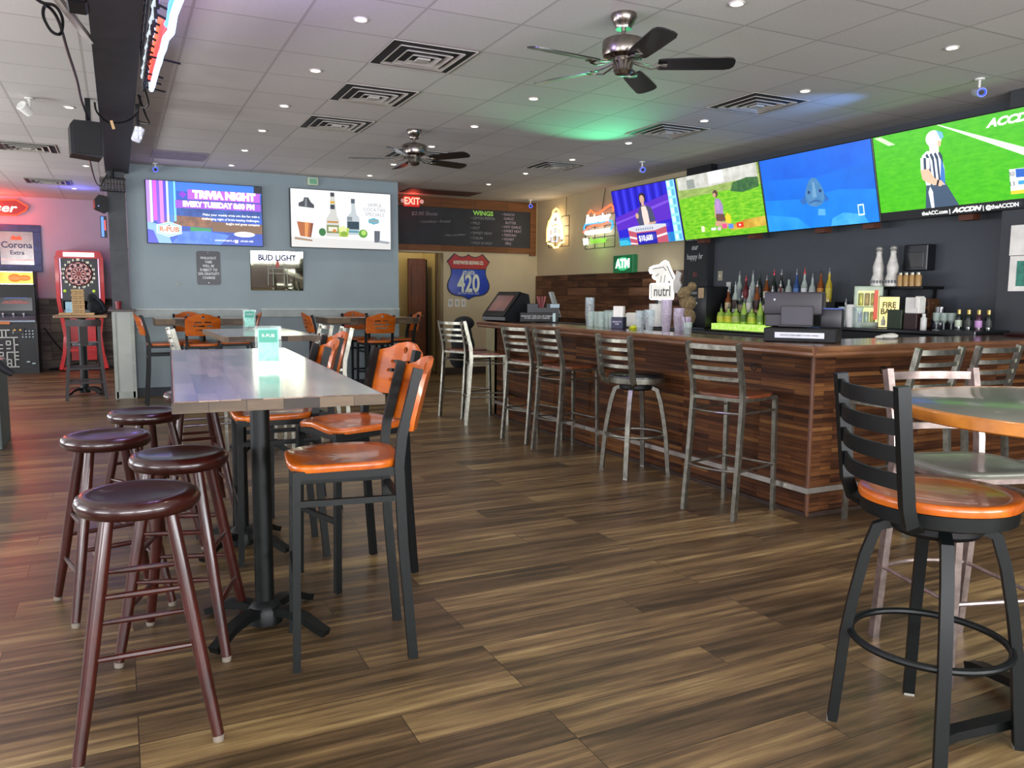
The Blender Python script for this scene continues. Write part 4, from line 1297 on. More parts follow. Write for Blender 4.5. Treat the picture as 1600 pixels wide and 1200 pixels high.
MB().box((0, 0, 0.135), (0.22, 0.16, 0.27), bev=0.01).build('body', planks('wicker', ['#3c2517', '#5f3d26', '#7d5535'], 0.04, 0.02, 'YZ', rough=0.7, grain=3, mortar=0.003), cr)
g = thing('green_box', 'dark green carton in front of the woven basket', 'box', (6.30, 4.93, 1.0905), RAD(-90))
MB().box((0, 0, 0.085), (0.15, 0.12, 0.17), bev=0.004).build('carton', paint('#243420', 0.5), g)
g = thing('red_box', 'dark red carton under the white napkins on the back bar', 'box', (6.30, 4.77, 1.0905), RAD(-90))
MB().box((0, 0, 0.07), (0.13, 0.12, 0.14), bev=0.004).build('carton', paint('#2c1416', 0.5), g)
g = thing('napkin_stack', 'stack of white napkins standing on the dark red carton', 'napkins', (6.30, 4.77, 1.231), RAD(-90))
MB().box((0, 0, 0.07), (0.14, 0.09, 0.14), bev=0.006).box((0.05, -0.01, 0.1), (0.02, 0.1, 0.1), bev=0.004).build('napkins', M_PAPER, g)
g = tag(MB().lathe([(0, 0), (0.026, 0), (0.026, 0.10), (0.014, 0.115), (0.016, 0.14), (0, 0.14)], n=16).build('sauce_bottle', M_WHITE), 'small white squeeze bottle right of the dark red carton', 'bottle')
g.location = (6.28, 4.665, 1.0905)
g = tag(MB().lathe([(0, 0), (0.06, 0), (0.07, 0.02), (0.06, 0.12), (0.045, 0.14), (0.045, 0.2), (0.04, 0.2), (0.04, 0.14), (0, 0.13)], n=18).build('carafe', paint('#262430', 0.2, coat=0.4)), 'dark carafe on the back bar between the napkins and the small glasses', 'carafe')
g.location = (6.40, 4.60, 1.0905)
for k in range(3):
    o = tag(MB().lathe([(0, 0), (0.03, 0.0), (0.028, 0.006), (0.006, 0.012), (0.006, 0.06), (0.03, 0.085), (0.034, 0.15), (0.031, 0.15), (0.027, 0.09), (0, 0.07)], n=16).build('stemmed_glass', GL),
            'stemmed glass on the back bar left of the small wine bottles, %s of three' % ordn[k], 'glass', 'stemmed glasses on the back bar')
    o.location = (6.30, 4.555-k*0.068, 1.0905)
for k in range(6):
    bottle((6.27+0.06*(k % 2), 4.335-k*0.042 if k < 1 else 4.335-k*0.043, 1.1105 if False else (1.0905 if 4.335-k*0.043 > 4.345 else 1.1105)), 'split', dark if k != 4 else paint('#3a2030', 0.15), ['#b8c4ae', '#c0cab4', '#3a4038', '#a8b49c', '#b98ac0', '#3a3c3a'][k], '#a8924e',
           'small gold-topped wine bottle at the right of the back bar, %s from the left' % ordn[k], 'small wine bottles', pour=False)
tr = tag(MB().lathe([(0, 0), (0.15, 0), (0.17, 0.02), (0.165, 0.02), (0.148, 0.006), (0, 0.006)], n=28).build('serving_tray', paint('#3a2023', 0.3)), 'round dark red serving tray at the right end of the bar', 'tray')
tr.location = (6.22, 3.72, 1.0785)
rag = tag(MB().ball((0, 0, 0.016), 0.055, (1.4, 0.9, 0.35)).ball((0.05, 0.015, 0.018), 0.045, (1.1, 1.0, 0.45)).ball((-0.07, 0.01, 0.012), 0.03, (1.5, 0.8, 0.4)).build('bar_rag', paint('#cfd0c8', 0.9, bump=0.5)), 'crumpled white bar rag on the back edge of the bar', 'rag')
rag.location = (4.86, 3.88, 1.078)
# papers on the dark corner wall
pp = thing('wall_notice', 'plain white paper notice, upper of two at the right edge', 'notice', (6.482, 3.98, 1.83), RAD(-90))
MB().box((0, 0, 0), (0.21, 0.004, 0.24)).build('sheet', M_PAPER, pp)
pp = thing('wall_poster', 'white poster with a green picture, lower of two papers at the right edge', 'poster', (6.482, 3.96, 1.565), RAD(-90))
MB().box((0, 0, 0), (0.23, 0.004, 0.28)).build('sheet', M_PAPER, pp)
MB().box((0.02, -0.003, 0.0), (0.15, 0.002, 0.20)).build('picture', paint('#2f7a68', 0.5, var=0.4, scale=20), pp)
# column writing and switches
ck = thing('chalk_column_sign', 'black chalk panel reading happy hour on the dark column', 'chalkboard', (6.712, 8.30, 1.95), RAD(-90))
MB().box((0, 0, 0), (0.44, 0.006, 0.75)).build('panel', paint('#202326', 0.7), ck)
CHALK = paint('#c9cbc9', 0.8)
for ln, zz in (('Bud Light', 0.17), ('our', 0.05), ('happy hr', -0.07)):
    text(ck, 'chalk_writing', ln, (-0.02, -0.0035, zz), 0.105, CHALK, shear=0.15, sx=0.85)
text(ck, 'chalk_writing', '$5', (0.0, -0.0035, -0.30), 0.08, paint('#8a4038', 0.8), label='red chalk price')
sw_ = thing('switch_plate', 'cream switch plate on the dark wall right of the column', 'switch', (6.813, 7.93, 1.63), RAD(-90))
MB().box((0, -0.004, 0), (0.08, 0.008, 0.12), bev=0.002).build('plate', paint('#a39c84', 0.4), sw_)
MB().box((0, -0.011, 0), (0.012, 0.014, 0.024)).build('toggle', M_WHITE, sw_)
sw2 = thing('switch_plate', 'white switch plate lower right of the cream one on the dark wall', 'switch', (6.813, 7.77, 1.48), RAD(-90))
MB().box((0, -0.004, 0), (0.08, 0.008, 0.14), bev=0.002).build('plate', M_WHITE, sw2)
MB().box((0, -0.011, 0), (0.012, 0.014, 0.024)).build('toggle', M_WHITE, sw2)
# shelf unit past the end of the bar
su = thing('service_shelf', 'small open shelf unit past the far end of the bar behind the stools', 'shelf', (4.42, 9.05, 0))
MB().box((-0.25, 0, 0.5), (0.03, 0.30, 1.0)).box((0.25, 0, 0.5), (0.03, 0.30, 1.0)).box((0, 0.14, 0.5), (0.5, 0.02, 1.0)).build('carcass', paint('#8d8667', 0.6), su)
for z in (0.10, 0.44, 0.72, 0.99):
    MB().box((0, 0, z), (0.47, 0.28, 0.025)).build('shelf_board', paint('#5a3a28', 0.5), su)
o = tag(MB().lathe([(0, 0), (0.03, 0), (0.03, 0.11), (0.012, 0.14), (0.012, 0.17), (0, 0.17)], n=14).build('spray_bottle', M_WHITE), 'white bottle on the small shelf unit past the bar end', 'bottle')
o.location = (4.36, 8.97, 0.733)
o = tag(MB().box((0, 0, 0.06), (0.14, 0.12, 0.12), bev=0.005).build('red_carton', paint('#b5452a', 0.5)), 'orange-red carton on the lower board of the small shelf unit', 'carton')
o.location = (4.38, 8.97, 0.4535)
bj = tag(MB().ball((0, 0, 0.0), 0.17, (0.8, 0.55, 1.5)).ball((0.02, -0.02, 0.20), 0.12, (1.1, 0.7, 0.7)).ball((-0.04, 0, -0.20), 0.13, (0.9, 0.6, 1.0)).ball((0.08, 0.02, -0.08), 0.10, (0.9, 0.7, 1.6)).build('black_jacket', paint('#101416', 0.85, bump=0.6)), 'black jacket hung over the farthest bar stool', 'jacket')
bj.location = (3.60, 8.66, 0.84)
bj.scale = (1.0, 0.9, 1.0)

# ================================================================== screens
def tv(name, lab, loc, rz, tilt, w, h, group):
    t = thing(name, lab, 'television', loc, rz, group)
    t.rotation_euler = (tilt, 0, rz)
    MB().box((0, 0.030, 0), (w, 0.05, h), bev=0.006).build('bezel', paint('#0b0b0d', 0.3), t)
    MB().box((0, 0.085, 0), (w*0.5, 0.06, h*0.5), bev=0.01).build('wall_mount', M_BLACK, t)
    return t
def mapper(w, h):
    def S(*p):
        return [((u-0.5)*w, (v-0.5)*h) for u, v in p]
    return S
EF = [1.45]
def E_(c, s=1.0, c2=None, sc=6, st=(1, 1, 1)):
    return glow(c, s*EF[0], c2, sc, st)
W, H = 1.445, 0.782
iw, ih = W-0.018, H-0.016
S = mapper(iw, ih)
def quad(u0, v0, u1, v1):
    return S((u0, v0), (u1, v0), (u1, v1), (u0, v1))
def ell(cx, cy, rx, ry, n=20, a0=0, a1=2*PI):
    return S(*circ(cx, cy, rx, ry, n, a0, a1))
GT = 'televisions in a row above the bar'
TX, TZ, TILT = 6.375, 2.451, RAD(14)
# A: quiz show
A = tv('television', 'television over the bar showing a quiz show contestant, leftmost of four', (TX, 8.945, TZ), RAD(-90), TILT, W, H, GT)
sh_ = [(E_('#2a24c8', 0.9), quad(0, 0, 1, 1))]
for k in range(13):
    sh_.append((E_(['#1d18a8', '#3d3ae0'][k % 2], 0.9), quad(0.0+k*0.065, 0.55, 0.035+k*0.065, 1)))
sh_ += [(E_('#5a2cc0', 0.9), S((0, 0.28), (0.9, 0.38), (0.9, 0.80), (0.6, 0.72), (0.35, 0.62), (0, 0.52))),
        (E_('#7a4fd6', 0.9), S((0, 0.44), (0.3, 0.52), (0.6, 0.62), (0.9, 0.70), (0.9, 0.66), (0.6, 0.57), (0.3, 0.48), (0, 0.40))),
        (E_('#1f7fc8', 0.9), S((0, 0), (0.9, 0), (0.9, 0.16), (0.0, 0.14))),
        (E_('#3fb9d8', 0.9), S((0, 0), (0.22, 0), (0.14, 0.10), (0, 0.10)))]
sh_.append((E_('#8fd8ec', 0.95), quad(0.885, 0, 1, 1)))
for k in range(7):
    sh_.append((E_('#c7f0fa', 1.0), quad(0.90, 0.02+k*0.145, 0.94, 0.12+k*0.145)))
    sh_.append((E_('#5fb4d8', 0.9), quad(0.95, 0.02+k*0.145, 0.99, 0.12+k*0.145)))
# contestant
sh_ += [(E_('#2c2130', 0.9), ell(0.505, 0.80, 0.055, 0.085)),
        (E_('#2c2130', 0.9), S((0.455, 0.62), (0.475, 0.60), (0.475, 0.80), (0.455, 0.80))),
        (E_('#c9a08a', 0.95), ell(0.50, 0.775, 0.036, 0.072)),
        (E_('#c9a08a', 0.95), S((0.48, 0.65), (0.525, 0.65), (0.52, 0.73), (0.485, 0.73))),
        (E_('#494d68', 0.9), S((0.40, 0.30), (0.64, 0.30), (0.655, 0.42), (0.625, 0.60), (0.565, 0.665), (0.455, 0.66), (0.415, 0.58), (0.365, 0.47), (0.40, 0.40))),
        (E_('#e2cdc4', 0.95), S((0.475, 0.30), (0.565, 0.30), (0.56, 0.55), (0.54, 0.655), (0.47, 0.65), (0.465, 0.5))),
        (E_('#c9a08a', 0.95), ell(0.385, 0.505, 0.026, 0.05)),
        (E_('#c9a08a', 0.95), S((0.55, 0.32), (0.66, 0.34), (0.66, 0.37), (0.55, 0.36)))]
# podium
sh_ += [(E_('#c9ccd6', 0.95), S((0.20, 0.26), (0.32, 0.20), (0.62, 0.20), (0.80, 0.26), (0.80, 0.31), (0.62, 0.33), (0.32, 0.33), (0.20, 0.31))),
        (E_('#b85468', 0.95), S((0.21, 0.0), (0.80, 0.0), (0.80, 0.27), (0.62, 0.22), (0.32, 0.22), (0.20, 0.27))),
        (E_('#e8dfe4', 0.95), S((0.205, 0.13), (0.32, 0.09), (0.32, 0.125), (0.205, 0.165))),
        (E_('#e8dfe4', 0.95), S((0.62, 0.09), (0.80, 0.13), (0.80, 0.165), (0.62, 0.125))),
        (E_('#e8dfe4', 0.95), S((0.21, 0.02), (0.32, 0.0), (0.32, 0.02), (0.21, 0.05))),
        (E_('#2320a8', 0.9), quad(0.33, 0.0, 0.64, 0.20))]
for k in range(8):
    sh_.append((E_('#8f93a8', 0.9), quad(0.33+k*0.037, 0.245, 0.352+k*0.037, 0.285)))
art(A, 'screen_picture', sh_, -0.0005)
text(A, 'screen_text', '$10,600', ((0.485-0.5)*iw, -0.05, (0.105-0.5)*ih), 0.105, E_('#f4f4ff', 1.1), bold=0.002, sx=0.92)
# B: lawn
B = tv('television', 'television over the bar showing a person kneeling on a lawn, second from left', (TX, 7.493, TZ), RAD(-90), TILT, W, H, GT)
grass = E_('#4fae12', 0.9, '#8fd02e', 9, (1, 1, 5))
sh_ = [(grass, quad(0, 0, 1, 1)),
       (E_('#7f9a4a', 0.9, '#a7bd6a', 6, (1, 1, 4)), S((0, 0.66), (1, 0.70), (1, 1), (0, 1))),
       (E_('#b4b4a8', 0.9, '#d8d8d2', 8), S((0.02, 0.80), (0.38, 0.78), (0.70, 0.80), (0.98, 0.80), (0.98, 1.0), (0.02, 1.0))),
       (E_('#e4e6e6', 0.95), S((0.42, 0.82), (0.60, 0.82), (0.60, 1.0), (0.42, 1.0))),
       (E_('#8f9690', 0.9), S((0.14, 0.80), (0.24, 0.80), (0.24, 0.94), (0.14, 0.94))),
       (E_('#2c5a36', 0.8, '#4b7d44', 14), S((0.66, 0.66), (0.80, 0.62), (0.98, 0.66), (0.98, 0.80), (0.86, 0.82), (0.70, 0.78))),
       (E_('#b8862a', 0.9, '#d9b84a', 6), S((0.62, 0.16), (0.78, 0.22), (1, 0.24), (1, 0.10), (0.78, 0.09), (0.60, 0.08))),
       (E_('#5c3f34', 0.9), ell(0.478, 0.66, 0.032, 0.058)),
       (E_('#c89c80', 0.9), ell(0.465, 0.64, 0.02, 0.035)),
       (E_('#9d86b8', 0.95), S((0.445, 0.36), (0.54, 0.34), (0.55, 0.46), (0.525, 0.57), (0.47, 0.59), (0.45, 0.50))),
       (E_('#b78cc4', 0.95), S((0.47, 0.42), (0.50, 0.40), (0.51, 0.54), (0.48, 0.56))),
       (E_('#6b4a40', 0.9), S((0.44, 0.36), (0.55, 0.34), (0.56, 0.24), (0.45, 0.22))),
       (E_('#c89c80', 0.9), S((0.445, 0.48), (0.46, 0.50), (0.45, 0.30), (0.435, 0.30))),
       (E_('#c89c80', 0.9), S((0.42, 0.17), (0.60, 0.15), (0.60, 0.21), (0.44, 0.25))),
       (E_('#e9c72c', 0.95), S((0.56, 0.20), (0.62, 0.19), (0.625, 0.30), (0.585, 0.36), (0.56, 0.29))),
       (E_('#e0508a', 0.95), quad(0.505, 0.12, 0.565, 0.19)),
       (E_('#5b87d6', 0.95), quad(0.585, 0.11, 0.64, 0.18)),
       (E_('#d63a22', 0.95), S((0.68, 0.11), (0.76, 0.11), (0.76, 0.19), (0.68, 0.19))),
       (E_('#f0e2c0', 0.95), quad(0.245, 0.10, 0.285, 0.19)),
       (E_('#d8dcec', 0.95), quad(0.37, 0.11, 0.43, 0.15)),
       (E_('#ecc0d0', 0.95), quad(0.45, 0.10, 0.49, 0.15)),
       (E_('#f6f6f6', 1.0), S((0.71, 0.132), (0.735, 0.15), (0.71, 0.168)))]
art(B, 'screen_picture', sh_, -0.0005)
# C: fish
Cc = tv('television', 'television over the bar showing a fish in blue water, third from left', (TX, 6.040, TZ), RAD(-90), TILT, W, H, GT)
sh_ = [(E_('#0d6fe0', 0.95, '#0a62cf', 2), quad(0, 0, 1, 1)),
       (E_('#0a5ad0', 0.95, '#0c68dc', 3), S((0, 0.72), (0.5, 0.66), (1, 0.74), (1, 1), (0, 1))),
       (E_('#1583ea', 0.95, '#0f76e2', 3), S((0, 0), (1, 0), (1, 0.40), (0.7, 0.46), (0.35, 0.40), (0, 0.44))),
       (E_('#2b9af2', 0.95, '#1c88ea', 4), S((0, 0), (0.42, 0), (0.3, 0.16), (0, 0.24))),
       (E_('#4fb0ee', 0.95, '#2a98ea', 6), S((0.60, 0.0), (0.92, 0.0), (0.88, 0.11), (0.72, 0.16), (0.62, 0.10))),
       # the fish seen head on
       (E_('#2a68b8', 0.9), S((0.345, 0.38), (0.405, 0.44), (0.42, 0.34), (0.37, 0.32))),
       (E_('#2a68b8', 0.9), S((0.575, 0.44), (0.615, 0.36), (0.58, 0.32), (0.56, 0.36))),
       (E_('#3d78b0', 0.9, '#5289b8', 10), S((0.405, 0.36), (0.43, 0.30), (0.49, 0.275), (0.55, 0.30), (0.575, 0.37), (0.575, 0.47), (0.55, 0.57), (0.52, 0.64), (0.49, 0.66), (0.455, 0.63), (0.425, 0.55), (0.405, 0.46))),
       (E_('#2c5f9a', 0.9), S((0.44, 0.345), (0.49, 0.37), (0.54, 0.345), (0.55, 0.325), (0.49, 0.345), (0.43, 0.325))),
       (E_('#1c3f70', 0.9), ell(0.442, 0.475, 0.013, 0.022)),
       (E_('#1c3f70', 0.9), ell(0.545, 0.475, 0.013, 0.022)),
       (E_('#6f9fc4', 0.9), S((0.47, 0.40), (0.51, 0.40), (0.50, 0.60), (0.485, 0.60))),
       (E_('#58a8e4', 0.95), S((0.50, 0.16), (0.565, 0.15), (0.57, 0.23), (0.51, 0.245))),
       (E_('#cfe6f8', 1.0), quad(0.845, 0.10, 0.895, 0.24)),
       (E_('#1a86ea', 0.95), quad(0.853, 0.12, 0.887, 0.222))]
art(Cc, 'screen_picture', sh_, -0.0005)
# D: football
D = tv('television', 'television over the bar showing a referee on a green field, rightmost of four', (TX, 4.588, TZ), RAD(-90), TILT, W, H, GT)
fieldg = E_('#3cb60a', 0.9, '#52c414', 10, (1, 1, 3))
def up_(pts):
    return S(*[(u, 0.10+v*0.90) for u, v in pts])
sh_ = [(E_('#16181f', 0.6), quad(0, 0, 1, 1)),
       (fieldg, S((0, 0.10), (1, 0.10), (1, 1), (0, 1))),
       (E_('#e4f4dc', 1.0), up_([(0.385, 1.0), (0.45, 1.0), (1.0, 0.42), (1.0, 0.52), (0.46, 1.0)])),
       (E_('#c9ecb8', 1.0), up_([(0.01, 0.99), (0.06, 0.99), (0.16, 0.86), (0.11, 0.86)])),
       # referee
       (E_('#41566f', 0.9), up_([(0.325, 0.0), (0.345, 0.16), (0.345, 0.30), (0.47, 0.30), (0.50, 0.14), (0.545, 0.0)])),
       (E_('#e8eef6', 1.0), up_([(0.365, 0.0), (0.385, 0.0), (0.385, 0.2), (0.37, 0.27), (0.355, 0.2)])),
       (E_('#e6ecf4', 1.0), up_([(0.345, 0.29), (0.47, 0.27), (0.475, 0.45), (0.465, 0.62), (0.43, 0.695), (0.37, 0.71), (0.335, 0.66), (0.325, 0.50), (0.335, 0.42)]))]
for k in range(4):
    u = 0.375+k*0.028
    sh_.append((E_('#34465f', 0.9), up_([(u, 0.28), (u+0.013, 0.28), (u+0.010, 0.62), (u-0.004, 0.68), (u-0.016, 0.66), (u-0.003, 0.58)])))
sh_ += [(E_('#3d79c4', 0.95), up_([(0.44, 0.30), (0.472, 0.29), (0.475, 0.45), (0.46, 0.60), (0.45, 0.45)])),
        (E_('#6d4238', 0.9), up_([(0.335, 0.60), (0.38, 0.58), (0.375, 0.50), (0.325, 0.50)])),
        (E_('#e6ecf4', 1.0), up_([(0.325, 0.64), (0.385, 0.62), (0.38, 0.49), (0.32, 0.49)])),
        (E_('#34465f', 0.9), up_([(0.345, 0.635), (0.362, 0.63), (0.358, 0.49), (0.341, 0.49)])),
        (E_('#e6b89c', 1.0), up_([(0.318, 0.49), (0.372, 0.49), (0.365, 0.40), (0.45, 0.325), (0.465, 0.285), (0.44, 0.255), (0.36, 0.315), (0.325, 0.37)])),
        (E_('#1d2430', 0.9), up_([(0.425, 0.345), (0.437, 0.335), (0.425, 0.265), (0.413, 0.275)])),
        (E_('#f0e4d8', 1.0), up_([(0.392, 0.69), (0.45, 0.67), (0.455, 0.78), (0.39, 0.80)])),
        (E_('#f4f2ec', 1.05), up_(circ(0.425, 0.845, 0.052, 0.10))),
        (E_('#6fb4de', 1.0), up_([(0.445, 0.94), (0.485, 0.90), (0.49, 0.84), (0.468, 0.82)])),
        (E_('#e6b89c', 1.0), up_([(0.45, 0.82), (0.472, 0.80), (0.465, 0.74), (0.445, 0.75)]))]
# score bug
sh_ += [(E_('#eef0ee', 1.0), up_([(0.86, 0.09), (1.0, 0.085), (1.0, 0.34), (0.86, 0.345)])),
        (E_('#e8c83a', 1.0), up_([(0.86, 0.06), (1.0, 0.055), (1.0, 0.10), (0.86, 0.10)])),
        (E_('#2a62c0', 0.95), up_([(0.895, 0.245), (0.955, 0.24), (0.955, 0.335), (0.895, 0.34)])),
        (E_('#3f9fd0', 0.95), up_([(0.905, 0.16), (0.95, 0.16), (0.95, 0.205), (0.905, 0.205)]))]
art(D, 'screen_picture', sh_, -0.0005, step=0.0004)
Tm = E_('#f4f6f4', 1.1)
text(D, 'screen_text', 'ACCDN', ((0.90-0.5)*iw, -0.02, (0.905-0.5)*ih), 0.085, Tm, bold=0.004, shear=0.35, sx=1.3)
text(D, 'screen_text', 'theACC.com |', ((0.40-0.5)*iw, -0.02, (0.045-0.5)*ih), 0.046, Tm, bold=0.001)
text(D, 'screen_text', 'ACCDN', ((0.595-0.5)*iw, -0.02, (0.047-0.5)*ih), 0.052, Tm, bold=0.003, shear=0.35, sx=1.3)
text(D, 'screen_text', '| @theACCDN', ((0.80-0.5)*iw, -0.02, (0.045-0.5)*ih), 0.046, Tm, bold=0.001)
text(D, 'screen_text', '30', ((0.875-0.5)*iw, -0.02, (0.36-0.5)*ih), 0.05, E_('#33405a', 0.9))
text(D, 'screen_text', '13', ((0.875-0.5)*iw, -0.02, (0.26-0.5)*ih), 0.05, E_('#33405a', 0.9))

# wall televisions
GW = 'televisions on the blue wall'
W2, H2 = 1.455, 0.815
iw, ih = W2-0.018, H2-0.016
S = mapper(iw, ih)
T1 = tv('television', 'television on the blue wall with the trivia night advertisement', (1.10, 11.50, 2.419), 0, 0, W2, H2, GW)
sh_ = [(E_('#2a5fc8', 0.95, '#2448a4', 3), quad(0, 0, 1, 1)),
       (E_('#3a78d8', 0.95), S((0.25, 0.85), (1, 0.85), (1, 1), (0.25, 1))),
       (E_('#1e3f86', 0.9, '#2d5cb0', 8), S((0.25, 0.45), (1, 0.45), (1, 0.72), (0.25, 0.72))),
       (E_('#6a4a3a', 0.9, '#9a6a48', 10), S((0.14, 0.30), (0.55, 0.27), (0.55, 0.44), (0.14, 0.46))),
       (E_('#d08a4a', 0.95), S((0.62, 0.26), (0.80, 0.25), (0.80, 0.32), (0.62, 0.33))),
       (E_('#7a5a40', 0.9), S((0.55, 0.22), (1, 0.20), (1, 0.36), (0.55, 0.38))),
       (E_('#2a9a58', 0.9), S((0.36, 0.20), (0.54, 0.18), (0.54, 0.26), (0.36, 0.28))),
       (E_('#3f6fe0', 0.95, '#5a8af0', 7), S((0.20, 0), (0.62, 0.0), (0.70, 0.16), (0.50, 0.22), (0.28, 0.20))),
       (E_('#2a4bb0', 0.95), S((0.62, 0), (1, 0), (1, 0.20), (0.70, 0.16)))]
for k, (u, w_, c) in enumerate(((0.0, 0.03, '#b48af0'), (0.03, 0.02, '#f4f0ff'), (0.055, 0.03, '#e05af0'), (0.085, 0.025, '#7a5af0'), (0.11, 0.03, '#f08af4'), (0.14, 0.02, '#5a4ae0'), (0.165, 0.02, '#c8d8ff'), (0.19, 0.03, '#3f8af0'), (0.225, 0.02, '#7ad0ff'))):
    sh_.append((E_(c, 0.95), quad(u, 0.30+0.03*(k % 3), u+w_, 1.0)))
sh_ += [(E_('#8ab8f4', 0.95), S((0, 0), (0.2, 0), (0.14, 0.28), (0, 0.34))),
        (E_('#4a50c8', 0.95), S((0.0, 0.0), (0.09, 0.0), (0.05, 0.2), (0, 0.22))),
        (E_('#b45ae6', 1.0), quad(0.345, 0.725, 0.985, 0.885)),
        (E_('#9a4fd8', 1.0), quad(0.24, 0.58, 0.99, 0.705)),
        (E_('#8a3ad0', 0.95), S((0.27, 0.80), (0.30, 0.86), (0.34, 0.80), (0.305, 0.74))),
        (E_('#f0f2f6', 1.1), S(*[(0.835+0.095*math.cos(a)*1.0, 0.185+0.045*math.sin(a)) for a in [2*PI*i/20 for i in range(20)]])),
        (E_('#2c3038', 0.6), quad(0.93, 0.88, 1, 1)),
        (E_('#e6eef8', 1.0), S((0.18, 0.10), (0.285, 0.16), (0.285, 0.29), (0.18, 0.35), (0.075, 0.29), (0.075, 0.16))),
        (E_('#7accd8', 1.0), S((0.18, 0.115), (0.272, 0.168), (0.272, 0.282), (0.18, 0.335), (0.088, 0.282), (0.088, 0.168))),
        (E_('#eef0f0', 1.05), S((0.18, 0.135), (0.262, 0.175), (0.262, 0.272), (0.18, 0.315), (0.098, 0.272), (0.098, 0.175))),
        (E_('#2f5a6a', 0.9), S((0.165, 0.285), (0.18, 0.30), (0.195, 0.285), (0.18, 0.275))),
        (E_('#e4c8e8', 1.05), quad(0.745, 0.035, 0.775, 0.09))]
art(T1, 'screen_picture', sh_, -0.0005)
wt_ = E_('#ffffff', 1.3)
pk_ = E_('#b040c8', 0.9)
text(T1, 'screen_text', 'TRIVIA NIGHT', ((0.665-0.5)*iw, -0.022, (0.805-0.5)*ih), 0.13, wt_, bold=0.010, sx=0.95)
text(T1, 'screen_text', 'EVERY TUESDAY 8:00 PM', ((0.617-0.5)*iw, -0.022, (0.645-0.5)*ih), 0.094, wt_, bold=0.006, sx=0.88)
text(T1, 'screen_text', 'Make your weekly trivia win the fun with a\nchallenging night of brain-teasing challenges,\nlaughs and great company', ((0.975-0.5)*iw, -0.022, (0.42-0.5)*ih), 0.042, wt_, align='RIGHT', space=1.3)
text(T1, 'screen_text', 'BE THERE', ((0.835-0.5)*iw, -0.022, (0.185-0.5)*ih), 0.036, pk_)
text(T1, 'screen_text', 'R-PUB', ((0.18-0.5)*iw, -0.022, (0.222-0.5)*ih), 0.088, E_('#e0703a', 1.0), bold=0.003)
text(T1, 'screen_text', 'WWW.RPUBATL.COM   678-585-1000', ((0.74-0.5)*iw, -0.022, (0.07-0.5)*ih), 0.03, wt_)
EF[0] = 1.03
T2 = tv('television', 'television on the blue wall showing cocktail bottles on white', (2.928, 11.50, 2.428), 0, 0, W2, H2, GW)
sh_ = [(E_('#f4f4f4', 1.15), quad(0, 0, 1, 1)),
       (E_('#e4e2de', 1.05), S((0, 0), (1, 0), (1, 0.14), (0, 0.18))),
       # shaker top and copper cup
       (E_('#4a4f55', 0.9), S((0.075, 0.70), (0.225, 0.68), (0.225, 0.74), (0.18, 0.80), (0.17, 0.86), (0.13, 0.86), (0.12, 0.80), (0.075, 0.76))),
       (E_('#8d949a', 0.95), S((0.135, 0.70), (0.155, 0.70), (0.155, 0.84), (0.14, 0.84))),
       (E_('#b9652c', 1.0), S((0.055, 0.44), (0.215, 0.42), (0.19, 0.17), (0.085, 0.19))),
       (E_('#e89a52', 1.05), S((0.13, 0.43), (0.17, 0.43), (0.155, 0.18), (0.13, 0.18))),
       (E_('#8a431c', 0.95), S((0.19, 0.42), (0.215, 0.42), (0.19, 0.17), (0.175, 0.18))),
       # tall bottle
       (E_('#d9d9d2', 1.0), S((0.34, 0.20), (0.47, 0.20), (0.47, 0.50), (0.43, 0.62), (0.425, 0.96), (0.385, 0.96), (0.38, 0.62), (0.34, 0.50))),
       (E_('#4a4a52', 0.9), quad(0.385, 0.90, 0.425, 0.97)),
       (E_('#e0b02a', 1.0), quad(0.383, 0.78, 0.427, 0.82)),
       (E_('#3c4654', 0.9), quad(0.383, 0.68, 0.427, 0.76)),
       (E_('#c98a2a', 1.0), quad(0.35, 0.44, 0.46, 0.47)),
       (E_('#7a8a4a', 1.0), quad(0.345, 0.26, 0.465, 0.40)),
       (E_('#f0ecd8', 1.0), quad(0.36, 0.29, 0.45, 0.37)),
       # squat bottle
       (E_('#c9d2d6', 1.0), S((0.545, 0.24), (0.675, 0.24), (0.675, 0.55), (0.63, 0.64), (0.625, 0.84), (0.595, 0.84), (0.59, 0.64), (0.545, 0.55))),
       (E_('#5a6670', 0.9), quad(0.59, 0.80, 0.63, 0.88)),
       (E_('#24404e', 0.9), quad(0.55, 0.34, 0.67, 0.48)),
       (E_('#5fa0b0', 0.95), quad(0.555, 0.28, 0.665, 0.32)),
       (E_('#8a949a', 0.95), quad(0.55, 0.49, 0.60, 0.56)),
       # limes and glass
       (E_('#2c7a34', 0.95), ell(0.30, 0.27, 0.035, 0.07)),
       (E_('#b8d24a', 1.05), S((0.455, 0.36), (0.57, 0.36), (0.555, 0.20), (0.47, 0.20))),
       (E_('#e0e8a0', 1.1), ell(0.505, 0.33, 0.04, 0.06)),
       (E_('#8fb52a', 1.0), ell(0.515, 0.25, 0.035, 0.05)),
       (E_('#5fa02c', 1.0), ell(0.71, 0.27, 0.045, 0.075)),
       (E_('#b8e06a', 1.05), ell(0.715, 0.285, 0.025, 0.045)),
       (E_('#d98a3a', 1.0), ell(0.42, 0.30, 0.02, 0.03)),
       # jigger
       (E_('#6a7078', 0.9), S((0.825, 0.33), (0.885, 0.33), (0.86, 0.24), (0.88, 0.12), (0.825, 0.12), (0.85, 0.24))),
       (E_('#a0a6ac', 1.0), S((0.865, 0.12), (0.97, 0.10), (0.99, 0.14), (0.88, 0.16))),
       (E_('#a88a70', 1.0), S((0.03, 0.13), (0.20, 0.10), (0.20, 0.13), (0.03, 0.17))),
       (E_('#6ab8c8', 1.0), S((0.82, 0.44), (0.875, 0.47), (0.875, 0.53), (0.82, 0.56), (0.765, 0.53), (0.765, 0.47)))]
art(T2, 'screen_picture', sh_, -0.0005)
